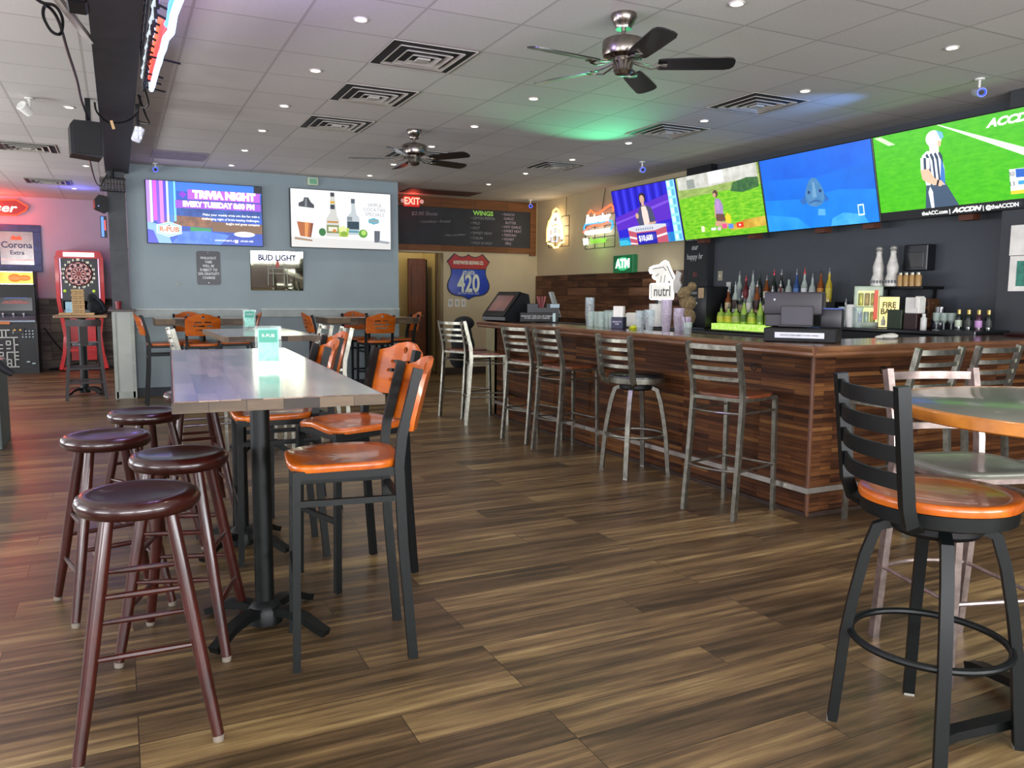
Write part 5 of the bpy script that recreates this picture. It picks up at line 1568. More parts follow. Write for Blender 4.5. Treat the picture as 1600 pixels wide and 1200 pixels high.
gt_ = E_('#a9adb2', 0.9)
text(T2, 'screen_text', 'SIMPLE\nCOCKTAIL\nSPECIALS', ((0.83-0.5)*iw, -0.024, (0.70-0.5)*ih), 0.07, gt_, space=0.95)
text(T2, 'screen_text', 'R-PUB', ((0.82-0.5)*iw, -0.024, (0.50-0.5)*ih), 0.042, E_('#e0803a', 1.0))
# ================================================================== signs and boards on the walls
ws = thing('gratuity_sign', 'black metal walkout gratuity sign with white letters on the blue wall', 'sign', (1.115, 11.578, 1.71))
def rrect(w, h, r, n=5):
    p = []
    for cx, cy, a in ((w/2-r, h/2-r, 0), (-w/2+r, h/2-r, PI/2), (-w/2+r, -h/2+r, PI), (w/2-r, -h/2+r, 3*PI/2)):
        p += [(cx+r*math.cos(a+PI/2*i/n), cy+r*math.sin(a+PI/2*i/n)) for i in range(n+1)]
    return p
MB().prism(rrect(0.30, 0.45, 0.03), -0.006, 0, 'XZ').build('plate', paint('#23262c', 0.35), ws, smooth=False)
text(ws, 'lettering', 'WALKOUT\nTABS\nWILL BE\nSUBJECT TO\n20% GRATUITY\nCHARGE', (0, -0.0065, 0.0), 0.047, paint('#dadddd', 0.5), bold=0.001, sx=0.86, space=1.12)
MB().ball((0, -0.007, 0.205), 0.008, (1, 0.4, 1), 10).ball((0, -0.007, -0.205), 0.008, (1, 0.4, 1), 10).build('screws', M_CHROME, ws)
mr = thing('beer_mirror', 'square mirror with dark blue lettering across its top on the blue wall', 'mirror', (2.015, 11.565, 1.69))
mr.rotation_euler = (RAD(3.1), 0, 0)
MB().box((0, -0.006, 0), (0.72, 0.012, 0.55), bev=0.006).build('mirror_glass', paint('#a3a48e', 0.03, 1.0, var=0.01), mr)
text(mr, 'lettering', 'BUD LIGHT', (0.0, -0.016, 0.175), 0.11, paint('#1a2060', 0.6), bold=0.006, sx=0.92)
ol_ = paint('#8b8d7c', 0.4)
fm_ = MB()
for x0, z0, x1, z1 in ((-0.13, -0.2, -0.12, 0.04), (-0.06, -0.2, -0.05, 0.12), (0.09, -0.2, 0.10, 0.12), (0.13, -0.2, 0.14, 0.04), (-0.13, 0.03, 0.14, 0.04), (-0.13, -0.04, 0.14, -0.03), (-0.06, 0.11, 0.10, 0.12)):
    fm_.box(((x0+x1)/2, -0.0125, (z0+z1)/2), (x1-x0, 0.001, z1-z0))
fm_.build('etched_lines', ol_, mr)
MB().prism([(-0.02, 0.05), (0.03, 0.05), (0.02, 0.14), (-0.01, 0.14)], -0.0135, -0.0125, 'XZ').build('red_emblem', paint('#b8432f', 0.4), mr)
em = thing('emergency_box', 'small pale green box high on the blue wall between the two screens', 'alarm', (2.53, 11.578, 2.945))
MB().box((0, -0.03, 0), (0.15, 0.06, 0.11), bev=0.008, seg=2).build('housing', paint('#c3d0b4', 0.5), em)
MB().box((0, -0.062, 0), (0.10, 0.004, 0.07), bev=0.002).build('lens', paint('#6fae86', 0.4), em)
op = thing('outlet_cover', 'small round cover on the blue wall lower left of the black sign', 'outlet', (0.72, 11.578, 1.50))
MB().lathe([(0, 0), (0.03, 0), (0.03, 0.006), (0, 0.008)], n=18, M=Matrix.Rotation(PI/2, 3, 'X')).build('cover', paint('#8f9a98', 0.5), op)

# menu chalkboard over the hallway
cbd = thing('menu_chalkboard', 'long wood-framed chalkboard with the wings menu above the hallway', 'chalkboard', (0, 12.86, 0))
MB().box((5.25, -0.01, 2.525), (2.80, 0.02, 0.63)).build('board', paint('#2a2e33', 0.7, var=0.25, scale=3), cbd)
frm = planks('board frame', ['#5a3a22', '#6f4a2e', '#85593a'], 0.62, 0.5, 'XZ', rough=0.45, grain=20, mortar=0.003)
MB().box((5.29, -0.02, 2.925), (2.96, 0.04, 0.17), bev=0.003).build('frame_rail', frm, cbd)
MB().box((5.29, -0.02, 2.16), (2.96, 0.04, 0.10), bev=0.003).build('frame_rail', frm, cbd)
MB().box((6.71, -0.022, 2.525), (0.12, 0.044, 0.90), bev=0.003).build('frame_stile', frm, cbd)
ch1_, ch2_ = paint('#8b8f93', 0.9), paint('#b9a9bd', 0.9)
text(cbd, 'chalk_writing', 'WINGS', (5.74, -0.022, 2.775), 0.105, paint('#a5e86a', 0.8), bold=0.004, sx=1.1, label='bright green chalk heading')
text(cbd, 'chalk_writing', '$2.00 Shots', (4.66, -0.022, 2.72), 0.085, ch1_, shear=0.2, rot=(PI/2, RAD(-2), 0), sx=1.15)
text(cbd, 'chalk_writing', '• Lunchbox • Fireball', (4.85, -0.022, 2.60), 0.055, ch1_, shear=0.2, rot=(PI/2, RAD(-3), 0), sx=1.2)
text(cbd, 'chalk_writing', '- Mini Lunchbox', (5.2, -0.022, 2.39), 0.05, ch1_, shear=0.2, rot=(PI/2, RAD(-5), 0), sx=1.2)
text(cbd, 'chalk_writing', '• LEMON PEPPER\n• MILD\n• HOT\n• SWEET HEAT\n• CAJUN\n• HALF & HALF', (5.50, -0.022, 2.48), 0.066, ch1_, align='LEFT', space=1.28, sx=0.95)
text(cbd, 'chalk_writing', '• RANCH\n  GARLIC\n    BUTTER\n• HOT GARLIC\n• SWEET HEAT\n• TERIYAKI\n• HONEY\n    BBQ', (6.10, -0.022, 2.53), 0.062, ch2_, align='LEFT', space=1.15, sx=0.95)
ex = thing('exit_sign', 'red glowing exit sign at the ceiling by the corner of the blue wall', 'exit sign', (4.42, 12.79, 2.905))
MB().box((0, 0, 0), (0.27, 0.05, 0.17), bev=0.01, seg=2).build('housing', glow('#e0281c', 0.85), ex)
text(ex, 'lettering', 'EXIT', (0, -0.0255, -0.002), 0.155, glow('#ffb49a', 1.6), bold=0.004, sx=0.86)
for s in (-1, 1):
    MB().lathe([(0, 0), (0.03, 0), (0.036, 0.03), (0, 0.034)], (s*0.165, -0.01, 0.0), 14, Matrix.Rotation(PI/2, 3, 'X')).box((s*0.145, 0, 0), (0.03, 0.02, 0.02)).build('lamp_head', M_WHITE, ex)
lamp('POINT', 'exit sign light', (4.42, 12.70, 2.93), 2.2, (1.0, 0.08, 0.05), shadow_soft_size=0.08)
# shield sign
shd = thing('shield_sign', 'red and blue highway-shield beer sign on the tan wall', 'sign', (5.47, 12.862, 1.69))
half = [(0.0, 0.385), (0.035, 0.36), (0.10, 0.340), (0.17, 0.345), (0.22, 0.37), (0.265, 0.395), (0.32, 0.34), (0.365, 0.295), (0.405, 0.255), (0.375, 0.215), (0.345, 0.17), (0.33, 0.12), (0.325, 0.06), (0.34, 0.0), (0.375, -0.07), (0.40, -0.14), (0.395, -0.21), (0.36, -0.27), (0.30, -0.315), (0.22, -0.335), (0.12, -0.345), (0.06, -0.365), (0.0, -0.40)]
full = half + [(-x, z) for x, z in reversed(half[1:-1])]
MB().prism(full, -0.012, 0, 'XZ').build('plate', paint('#1b1f33', 0.35), shd, smooth=False)
ins = [(x*0.955, z*0.955) for x, z in full]
top_ = [(x, z) for x, z in ins if z > 0.135]
bot_ = [(x, z) for x, z in ins if z < 0.125]
def order(pts, c):
    return sorted(pts, key=lambda p: math.atan2(p[1]-c[1], p[0]-c[0]))
R_ = [p for p in ins]
topP = [(-0.33, 0.135)] + [p for p in ins[-8:] if p[1] > 0.135]
right_top = [p for p in [(x*0.955, z*0.955) for x, z in half] if p[1] > 0.135]
topP = [(-x, z) for x, z in reversed(right_top[1:])]
topP = [(-x, z) for x, z in reversed(right_top)][:-1] + right_top + [(0.325, 0.135), (-0.325, 0.135)]
right_bot = [p for p in [(x*0.955, z*0.955) for x, z in half] if p[1] < 0.12]
botP = [(-0.32, 0.12), (0.32, 0.12)] + right_bot + [(-x, z) for x, z in reversed(right_bot[:-1])]
MB().prism(topP, -0.0128, -0.0122, 'XZ').build('red_band', paint('#a8252b', 0.3), shd, smooth=False)
MB().prism(botP, -0.0128, -0.0122, 'XZ').build('blue_field', paint('#1c3fae', 0.22, coat=0.4), shd, smooth=False)
LT_ = paint('#d3dcc8', 0.5)
text(shd, 'lettering', 'SWEETWATER BREWING CO.', (0, -0.0135, 0.235), 0.082, LT_, bold=0.003, sx=0.52)
text(shd, 'lettering', 'ATLANTA', (0, -0.0135, 0.06), 0.092, LT_, bold=0.003, sx=0.55)
text(shd, 'lettering', '420', (0, -0.0135, -0.13), 0.42, LT_, bold=0.012, sx=0.66)
text(shd, 'lettering', 'EXTRA PALE ALE', (0.0, -0.0135, -0.29), 0.048, LT_, sx=1.1)
for k, nm in enumerate(('left', 'middle', 'right')):
    s_ = thing('light_switch', '%s one of three white switch plates under the shield sign' % nm, 'switch', (5.135+k*0.122, 12.864, 1.235), 0, 'switch plates under the shield sign')
    MB().box((0, -0.004, 0), (0.085, 0.008, 0.135), bev=0.003).build('plate', M_WHITE, s_)
    MB().box((0, -0.010, 0), (0.034, 0.008, 0.066), bev=0.002).build('rocker', paint('#a9ad9f', 0.5), s_)

# ---------------------------------------------------------------- neon and lit signs on the right wall (local x runs toward the camera)
def neon_frame(t, w, h, z0=0):
    f = MB()
    for x in (-w/2, -w/6, w/6, w/2):
        f.cyl((x, -0.02, -h/2+z0), (x, -0.02, h/2+z0), 0.006, n=6)
    for z in (-h/2, -h/6, h/6, h/2):
        f.cyl((-w/2, -0.02, z+z0), (w/2, -0.02, z+z0), 0.006, n=6)
    f.build('wire_frame', M_BLACK, t)
def ntube(t, pts, col, r=0.011, y=-0.06, name='neon_tube', st=4.0, closed=False):
    return MB().tube([(x, y, z) for x, z in pts], r, 8, closed).build(name, glow(col, st), t)
def arc(cx, cz, rx, rz, a0, a1, n=14):
    return [(cx+rx*math.cos(RAD(a0+(a1-a0)*i/n)), cz+rz*math.sin(RAD(a0+(a1-a0)*i/n))) for i in range(n+1)]
n1 = thing('neon_bottle_sign', 'white and amber bottle-shaped neon sign, leftmost on the tan right wall', 'neon sign', (6.80, 12.02, 2.50), RAD(-90))
neon_frame(n1, 0.70, 0.50, -0.05)
ntube(n1, [(-0.33, -0.20), (-0.33, 0.02), (-0.27, 0.14), (-0.16, 0.22), (-0.12, 0.31), (-0.03, 0.34), (0.05, 0.31), (0.10, 0.22), (0.19, 0.10), (0.24, -0.04), (0.24, -0.20)], '#ffc765', 0.016)
ntube(n1, [(-0.27, -0.18), (-0.27, 0.0), (-0.20, 0.10), (-0.12, 0.18), (-0.07, 0.25), (0.0, 0.25), (0.06, 0.14), (0.14, 0.06), (0.18, -0.06), (0.18, -0.18)], '#fff6e0', 0.022, st=5)
for z in (-0.11, 0.01, 0.09):
    ntube(n1, [(-0.20, z), (-0.05, z+0.03), (0.10, z)], '#fffdf4', 0.020, st=5)
ntube(n1, [(-0.13, -0.03), (-0.13, -0.21), (0.05, -0.21), (0.05, -0.03), (-0.13, -0.03)], '#9db4ff', 0.010, y=-0.075, st=2.5)
ntube(n1, [(-0.30, -0.23), (-0.16, -0.25), (-0.08, -0.31), (0.04, -0.31), (0.12, -0.25), (0.26, -0.23)], '#ffd27a', 0.016)
text(n1, 'lettering', 'Ale', (-0.03, -0.085, 0.15), 0.11, glow('#6a6a7a', 0.5), shear=0.2)
cr_ = MB().cyl((0.25, -0.02, 0.2), (0.25, -0.02, 0.518), 0.005, n=6)
cr_.build('hanging_cord', M_BLACK, n1)
n2 = thing('neon_script_sign', 'neon sign with white script, red bow and blue band beside the quiz show screen', 'neon sign', (6.80, 10.72, 2.44), RAD(-90))
neon_frame(n2, 0.86, 0.5, 0.0)
MB().tube([(0.05, -0.02, 0.25), (0.10, -0.02, 0.42), (0.14, -0.02, 0.575)], 0.006, 6).build('hanging_cord', M_BLACK, n2)
ntube(n2, [(-0.30, 0.20), (-0.22, 0.27), (-0.10, 0.21), (0.02, 0.20), (0.20, 0.26), (0.36, 0.30), (0.44, 0.26), (0.42, 0.20)], '#ff5a34', 0.015, st=3)
ntube(n2, [(-0.42, -0.06), (-0.30, 0.0), (-0.10, 0.03), (0.10, 0.0), (0.30, 0.06)], '#ff5a34', 0.015, st=3)
text(n2, 'lettering', 'Budweiser', (0.0, -0.07, 0.13), 0.18, glow('#fff8ee', 1.8), bold=0.010, shear=0.25, sx=0.92)
ntube(n2, rrect(0.82, 0.13, 0.06, 4), '#2f8fe0', 0.013, y=-0.055, st=2.5, closed=True)
o_ = n2.children[-1]
o_.location = (0.0, 0, -0.075)
ntube(n2, [(-0.34, -0.075), (0.34, -0.075)], '#f4fbff', 0.034, st=3)
text(n2, 'lettering', 'Summer', (0.02, -0.06, -0.21), 0.13, glow('#8fe83a', 1.2), bold=0.004, sx=1.1)
ntube(n2, [(-0.40, -0.16), (-0.38, -0.25), (-0.30, -0.25), (-0.32, -0.16)], '#e8ffe0', 0.02, st=3.5)
lamp('POINT', 'neon wall glow', (6.60, 10.72, 2.2), 2.2, (0.45, 1.0, 0.25), shadow_soft_size=0.15)
lamp('POINT', 'neon wall glow', (6.60, 12.0, 2.5), 4, (1.0, 0.66, 0.28), shadow_soft_size=0.15)
atm = thing('atm_sign', 'square green illuminated ATM sign on the tan wall above the boards', 'sign', (6.81, 9.99, 1.845), RAD(-90))
MB().box((0, -0.04, 0), (0.52, 0.08, 0.26), bev=0.006).build('box', glow('#0c5a34', 0.7, '#0f7a44', 4), atm)
MB().prism(circ(0, 0, 0.185, 0.098, 28), -0.083, -0.0805, 'XZ').build('halo_disc', glow('#3fd08a', 1.0), atm)
text(atm, 'lettering', 'ATM', (0, -0.0835, 0.0), 0.175, glow('#f2fff6', 1.9), bold=0.009, sx=1.0)
ws2 = thing('white_lit_sign', 'bright white outline sign of a hatted figure over a lettered box on the boards', 'neon sign', (6.79, 9.05, 1.60), RAD(-90))
fig = [(-0.30, 0.13), (-0.28, 0.17), (-0.20, 0.19), (-0.06, 0.20), (0.0, 0.235), (0.06, 0.255), (0.12, 0.24), (0.15, 0.19), (0.20, 0.12), (0.26, 0.05), (0.30, -0.02), (0.28, -0.06), (0.22, -0.05), (0.15, 0.02), (0.12, -0.03), (0.10, -0.07), (-0.10, -0.07), (-0.12, 0.0), (-0.18, 0.01), (-0.22, 0.04), (-0.20, 0.09), (-0.27, 0.09)]
MB().prism([(x, z) for x, z in fig], -0.035, -0.02, 'XZ').build('figure_panel', glow('#fffdf6', 0.92), ws2, smooth=False)
MB().tube([(x, -0.045, z) for x, z in fig], 0.010, 8, True).build('neon_outline', glow('#ffffff', 1.9), ws2)
bxp = rrect(0.50, 0.19, 0.02, 3)
o_ = MB().prism(bxp, -0.035, -0.02, 'XZ').build('lettered_box', glow('#fffdf6', 0.92), ws2, smooth=False)
o_.location = (0, 0, -0.165)
o_ = MB().tube([(x*1.06, -0.045, z*1.12) for x, z in bxp], 0.010, 8, True).build('neon_outline', glow('#ffffff', 1.9), ws2)
o_.location = (0, 0, -0.165)
text(ws2, 'lettering', 'nutrl', (0, -0.0365, -0.165), 0.20, paint('#5e5e5c', 0.5), bold=0.002, sx=1.0)
lnz = MB()
for pts in ([(-0.22, 0.15), (0.02, 0.17), (0.08, 0.12)], [(0.10, 0.18), (0.2, 0.05), (0.24, 0.0)], [(-0.02, 0.05), (-0.04, -0.04)], [(0.06, 0.06), (0.04, -0.05)], [(-0.15, 0.05), (-0.08, 0.08)]):
    lnz.tube([(x, -0.037, z) for x, z in pts], 0.006, 6)
lnz.build('inner_lines', paint('#6a6a66', 0.5), ws2)
lamp('POINT', 'white sign glow', (6.62, 9.05, 1.6), 2.5, (1, 0.98, 0.94), shadow_soft_size=0.2)

# ---------------------------------------------------------------- little blue-ringed cameras
def ring_camera(loc, aim, lab):
    t = thing('bullet_camera', lab, 'camera', loc, 0, 'small white cameras with blue rings')
    d = Vector(aim)-Vector(loc)
    d.normalize()
    M3 = d.to_track_quat('Z', 'Y').to_matrix()
    top = CEIL-loc[2]
    MB().cyl((0, 0, top), (0, 0, top-0.012), 0.035).cyl((0, 0, top), (0, 0, 0.0), 0.009).build('bracket', M_WHITE, t)
    MB().lathe([(0, -0.08), (0.028, -0.08), (0.034, -0.06), (0.034, 0.05), (0, 0.05)], n=18, M=M3).build('body', paint('#b9bcc4', 0.4), t)
    m = MB().lathe([(0.032, 0.05), (0.034, 0.062), (0.028, 0.062), (0.022, 0.052)], n=18, M=M3)
    m.build('blue_ring', glow('#2a4cf0', 1.6), t)
    MB().lathe([(0, 0.052), (0.02, 0.052), (0.018, 0.058), (0, 0.06)], n=14, M=M3).build('lens', M_BLACK, t)
    return t
ring_camera((0.50, 11.40, 2.94), (0.2, 0, 1.6), 'white bullet camera with blue ring above the trivia screen')
ring_camera((5.88, 8.35, 2.92), (2.0, 0, 1.6), 'white bullet camera with blue ring above the quiz show screen')
ring_camera((5.93, 4.06, 2.92), (3.0, 0, 1.6), 'white bullet camera with blue ring above the football screen')
ring_camera((6.48, 12.5, 2.91), (2.0, 0, 1.6), 'white bullet camera with blue ring at the corner of the chalkboard')

# added lamps without fixtures that tint the ceiling green and blue
lamp('SPOT', 'green ceiling fill', (5.1, 7.8, 2.45), 95, (0.10, 1.0, 0.45), aim=(3.9, 6.5, 3.02), spot_size=RAD(66), spot_blend=0.9, shadow_soft_size=0.03)
lamp('SPOT', 'blue ceiling fill', (5.80, 4.30, 2.62), 70, (0.12, 0.35, 1.0), aim=(5.1, 5.9, 3.02), spot_size=RAD(50), spot_blend=0.9, shadow_soft_size=0.03)
# ================================================================== table signs
def acrylic(loc, rz, lab):
    t = thing('acrylic_menu_stand', lab, 'menu stand', loc, rz)
    MB().box((0, 0.012, 0.006), (0.115, 0.07, 0.008), bev=0.002).build('foot', glass('#f2fbf7', 0.03, 0.25), t)
    MB().box((0, 0.0, 0.095), (0.112, 0.012, 0.175), bev=0.001).build('holder', glass('#f2fbf7', 0.03, 0.15), t)
    MB().box((0, -0.0068, 0.10), (0.088, 0.0015, 0.145)).build('card', paint('#8fd0bb', 0.5, var=0.25, scale=40), t)
    MB().box((0, -0.008, 0.138), (0.078, 0.001, 0.055)).build('card_heading', paint('#3f9a84', 0.5), t)
    text(t, 'lettering', 'R-PUB', (0, -0.0088, 0.14), 0.02, M_WHITE)
    return t
acrylic((0.585, 3.62, 1.0405), RAD(-9), 'clear acrylic stand with a green card on the long table')
acrylic((1.06, 7.55, 1.0405), RAD(-5), 'clear acrylic stand with a pale card on the middle table')

# ================================================================== left side: games, high table, wall pieces
ar = thing('arcade_cabinet', 'black upright arcade cabinet with yellow lit marquee and white maze side art', 'arcade machine', (-1.60, 15.72, 0))
MB().prism([(0.0, 0.0), (0.62, 0.0), (0.62, 1.72), (0.10, 1.72), (0.06, 1.50), (0.20, 1.46), (0.30, 1.02), (0.02, 0.92), (0.0, 0.86)], -0.345, -0.325, 'YZ').build('side_board', paint('#101214', 0.4), ar, smooth=False)
MB().prism([(0.0, 0.0), (0.62, 0.0), (0.62, 1.72), (0.10, 1.72), (0.06, 1.50), (0.20, 1.46), (0.30, 1.02), (0.02, 0.92), (0.0, 0.86)], 0.325, 0.345, 'YZ').build('side_board', paint('#101214', 0.4), ar, smooth=False)
MB().box((0, 0.33, 0.43), (0.65, 0.56, 0.86)).build('lower_body', paint('#121416', 0.45), ar)
MB().box((0, 0.40, 1.35), (0.65, 0.42, 0.72)).build('upper_body', paint('#0e0f11', 0.5), ar)
MB().box((0, 0.085, 1.61), (0.64, 0.03, 0.19)).build('marquee', glow('#f2c21c', 1.3, '#f7e05a', 5), ar)
mq = MB()
mq.ball((0.06, 0.066, 1.61), 0.075, (1.3, 0.1, 0.9)).ball((0.20, 0.066, 1.61), 0.06, (1.5, 0.1, 0.8))
mq.build('marquee_art', glow('#f08a1e', 1.1), ar)
MB().box((0, 0.075, 1.508), (0.64, 0.03, 0.014)).box((0, 0.085, 1.712), (0.64, 0.05, 0.016)).build('marquee_trim', M_CHROME, ar)
MB().prism([(0.186, 1.06), (0.20, 1.40), (0.195, 1.40), (0.181, 1.06)], -0.28, 0.28, 'YZ').build('screen', paint('#08090c', 0.15), ar, smooth=False)
MB().prism([(-0.17, 1.175), (-0.13, 1.215), (-0.02, 1.235), (0.10, 1.235), (0.21, 1.215), (0.25, 1.175)], 0.172, 0.178, 'XZ').build('screen_picture', glow('#a8241c', 0.8, '#5a1210', 30), ar, smooth=False)
MB().box((0.05, 0.18, 1.275), (0.34, 0.004, 0.008)).build('screen_line', glow('#4a6ad0', 0.9), ar)
MB().prism([(0.0, 0.90), (0.30, 1.02), (0.30, 1.00), (0.0, 0.87)], -0.325, 0.325, 'YZ').build('control_panel', paint('#6a7480', 0.3, 0.3), ar, smooth=False)
ctl = MB()
for x in (-0.15, 0.0, 0.15):
    ctl.cyl((x, 0.15, 0.955), (x, 0.14, 1.0), 0.008, n=8).ball((x, 0.14, 1.005), 0.02)
ctl.build('joysticks', paint('#c8c8d0', 0.3), ar)
MB().box((-0.18, 0.0, 0.86), (0.28, 0.03, 0.05), bev=0.004).build('orange_panel', paint('#c8702a', 0.4), ar)
mz = MB()
grid = ['1110111011', '1000100010', '1011101110', '1010001000', '1110111011', '0010100010', '1110101110', '1000100010', '1011111011', '1000000001', '1111101111']
random.seed(5)
for r in range(11):
    for c in range(7):
        x, z = -0.33+c*0.055, 0.12+r*0.062
        if grid[r][c] == '1':
            mz.box((x+0.0275, -0.003, z), (0.062, 0.004, 0.018))
        if grid[(r*3+c*2) % 11][(c+2) % 10] == '1' and r < 10:
            mz.box((x, -0.003, z+0.031), (0.018, 0.004, 0.066))
mz.build('maze_art', paint('#d7d9d2', 0.5), ar)
dots = MB()
for c in range(4):
    for r in range(3):
        dots.box((0.13+c*0.05, -0.003, 0.62+r*0.05), (0.022, 0.004, 0.020), bev=0.004)
dots.box((0.19, -0.003, 0.20), (0.05, 0.004, 0.022)).box((0.27, -0.003, 0.17), (0.05, 0.004, 0.022))
dots.build('dot_art', paint('#b9cdd0', 0.5), ar)
MB().box((0.08, -0.004, 0.72), (0.16, 0.008, 0.10), bev=0.003).build('coin_door', paint('#1b1d1f', 0.4, 0.3), ar)
MB().ball((0.02, -0.01, 0.74), 0.016, (1, 0.6, 1)).ball((0.10, -0.01, 0.74), 0.016, (1, 0.6, 1)).build('coin_buttons', glow('#f0b04a', 0.8), ar)

dm = thing('electronic_dart_machine', 'red electronic dart machine with round dartboard and lit white header', 'dart machine', (-0.585, 15.95, 0))
RED = paint('#cf1018', 0.35, coat=0.2)
MB().box((0, 0.28, 1.55), (0.62, 0.34, 0.96)).build('cabinet', paint('#101113', 0.4), dm)
for s in (-1, 1):
    MB().sweep([(s*0.36, 0.02, 0.02), (s*0.30, 0.10, 0.30), (s*0.27, 0.13, 0.62), (s*0.31, 0.11, 0.95), (s*0.345, 0.08, 1.25), (s*0.345, 0.08, 1.98), (s*0.30, 0.08, 2.06)], 0.06, 0.09, (0, 1, 0)).build('red_side', RED, dm)
MB().prism(rrect(0.70, 0.13, 0.05), 0.03, 0.30, 'XZ', (0, 0, 2.03)).build('header', RED, dm, smooth=False)
MB().box((0, 0.026, 2.03), (0.48, 0.01, 0.075), bev=0.004).build('header_light', glow('#ffffff', 1.6), dm)
for s in (-1, 1):
    MB().box((s*0.296, 0.095, 1.62), (0.016, 0.01, 0.70)).build('light_strip', glow('#f2d2ff', 1.5, '#ff9ab0', 3), dm)
MB().box((0, 0.105, 1.62), (0.57, 0.012, 0.74)).build('face_panel', paint('#1d2328', 0.35, var=0.5, scale=3), dm)
db = MB().lathe([(0, 0), (0.218, 0), (0.218, 0.02), (0.205, 0.026), (0, 0.026)], n=40, M=Matrix.Rotation(PI/2, 3, 'X'))
dbo = db.build('dartboard', paint('#141416', 0.5), dm)
dbo.location = (-0.02, 0.10, 1.70)
wed = {0: MB(), 1: MB()}
for k in range(20):
    a0, a1 = 2*PI*(k-0.5)/20, 2*PI*(k+0.5)/20
    for r0, r1, sw in ((0.03, 0.10, 0), (0.10, 0.118, 1), (0.118, 0.178, 0), (0.178, 0.198, 1)):
        col = (k+sw) % 2
        pts = [(r0*math.cos(a0), r0*math.sin(a0)), (r1*math.cos(a0), r1*math.sin(a0)), (r1*math.cos(a1), r1*math.sin(a1)), (r0*math.cos(a1), r0*math.sin(a1))]
        wed[col].prism(pts, -0.030, -0.027, 'XZ')
wed[0].build('pale_segments', paint('#f0d2c8', 0.5), dbo)
wed[1].build('dark_segments', paint('#24141a', 0.5), dbo)
wr = MB()
for r in (0.03, 0.10, 0.118, 0.178, 0.2):
    wr.ring((0, -0.031, 0), r, 0.0028, 40, 5, 'Y')
for k in range(20):
    a = 2*PI*(k-0.5)/20
    wr.cyl((0.03*math.cos(a), -0.031, 0.03*math.sin(a)), (0.2*math.cos(a), -0.031, 0.2*math.sin(a)), 0.0026, n=5)
wr.ball((0, -0.03, 0), 0.016, (1, 0.5, 1), 10)
wr.build('number_spider', paint('#e0776a', 0.4), dbo)
for k, num in enumerate((6, 13, 4, 18, 1, 20, 5, 12, 9, 14, 11, 8, 16, 7, 19, 3, 17, 2, 15, 10)):
    a = 2*PI*k/20
    text(dbo, 'number', str(num), (0.244*math.cos(a), -0.012, 0.244*math.sin(a)), 0.05, glow('#fff4d8', 1.0), bold=0.002)
MB().ball((-0.245, 0.09, 1.40), 0.025, (1, 0.4, 1)).ball((0.205, 0.09, 1.40), 0.025, (1, 0.4, 1)).build('side_lights', glow('#b8d83a', 1.0), dm)
MB().box((0, 0.12, 1.10), (0.56, 0.02, 0.26), bev=0.004).build('lower_panel', paint('#22303c', 0.25, var=0.5, scale=8), dm)
MB().box((-0.17, 0.107, 1.11), (0.16, 0.006, 0.20)).build('display', glow('#7fb0cc', 0.7, '#b0dcec', 9), dm)
MB().box((0.17, 0.107, 1.09), (0.12, 0.006, 0.12)).build('display', glow('#7fb0cc', 0.7, '#b0dcec', 9), dm)
MB().box((0, 0.22, 0.04), (0.66, 0.40, 0.06), bev=0.01).box((0, 0.30, 0.62), (0.40, 0.10, 0.90)).box((0, 0.12, 0.36), (0.50, 0.05, 0.05)).build('stand', RED, dm)
cbl = tag(MB().cable([(-1.20, 16.38, 0.75), (-1.02, 16.36, 0.45), (-0.85, 16.34, 0.25), (-0.62, 16.33, 0.14), (-0.85, 16.30, 0.06), (-1.15, 16.25, 0.02), (-1.0, 16.28, 0.012), (-0.75, 16.36, 0.015)], 0.010, 6).build('power_cable', M_BLACK), 'black cable trailing down the boards between arcade cabinet and dart machine', 'cable')

fm = thing('framed_beer_mirror', 'blue-framed beer mirror on the rear wall above the arcade cabinet', 'mirror', (-1.545, 16.445, 2.135))
f_ = MB()
for c, s in (((0, -0.015, 0.345), (0.74, 0.03, 0.12)), ((0, -0.015, -0.345), (0.74, 0.03, 0.12)), ((-0.31, -0.015, 0), (0.12, 0.03, 0.57)), ((0.31, -0.015, 0), (0.12, 0.03, 0.57))):
    f_.box(c, s, bev=0.004)
f_.build('frame', paint('#27376f', 0.4, var=0.4, scale=12), fm)
MB().box((0, -0.006, 0), (0.51, 0.01, 0.58)).build('mirror_glass', paint('#9c9a98', 0.12, 0.6), fm)
text(fm, 'lettering', 'Corona', (0, -0.0115, 0.05), 0.15, paint('#26305f', 0.4), bold=0.003)
text(fm, 'lettering', 'Extra', (0, -0.0115, -0.08), 0.10, paint('#26305f', 0.4), bold=0.002)
MB().prism([(-0.09, 0.16), (-0.05, 0.22), (0.0, 0.19), (0.05, 0.22), (0.09, 0.16), (0.07, 0.14), (-0.07, 0.14)], -0.0125, -0.0115, 'XZ').build('crown_emblem', paint('#c46a3a', 0.4), fm, smooth=False)
MB().box((0, -0.0118, -0.2), (0.50, 0.001, 0.02)).build('white_band', paint('#e8e8e0', 0.4), fm)
bn = thing('bow_tie_neon_sign', 'red bow-tie shaped lit beer sign at the far left edge of the rear wall', 'neon sign', (-2.06, 16.44, 2.80))
bow = [(-0.72, 0.05), (-0.55, 0.16), (-0.2, 0.13), (0, 0.09), (0.2, 0.13), (0.55, 0.16), (0.72, 0.05), (0.68, -0.02), (0.55, -0.10), (0.2, -0.11), (0, -0.07), (-0.2, -0.11), (-0.55, -0.10), (-0.68, -0.02)]
MB().prism(bow, -0.05, -0.01, 'XZ').build('panel', glow('#d01512', 0.9), bn, smooth=False)
MB().tube([(x, -0.055, z) for x, z in bow], 0.012, 8, True).build('neon_outline', glow('#ff4a2a', 2.2), bn)
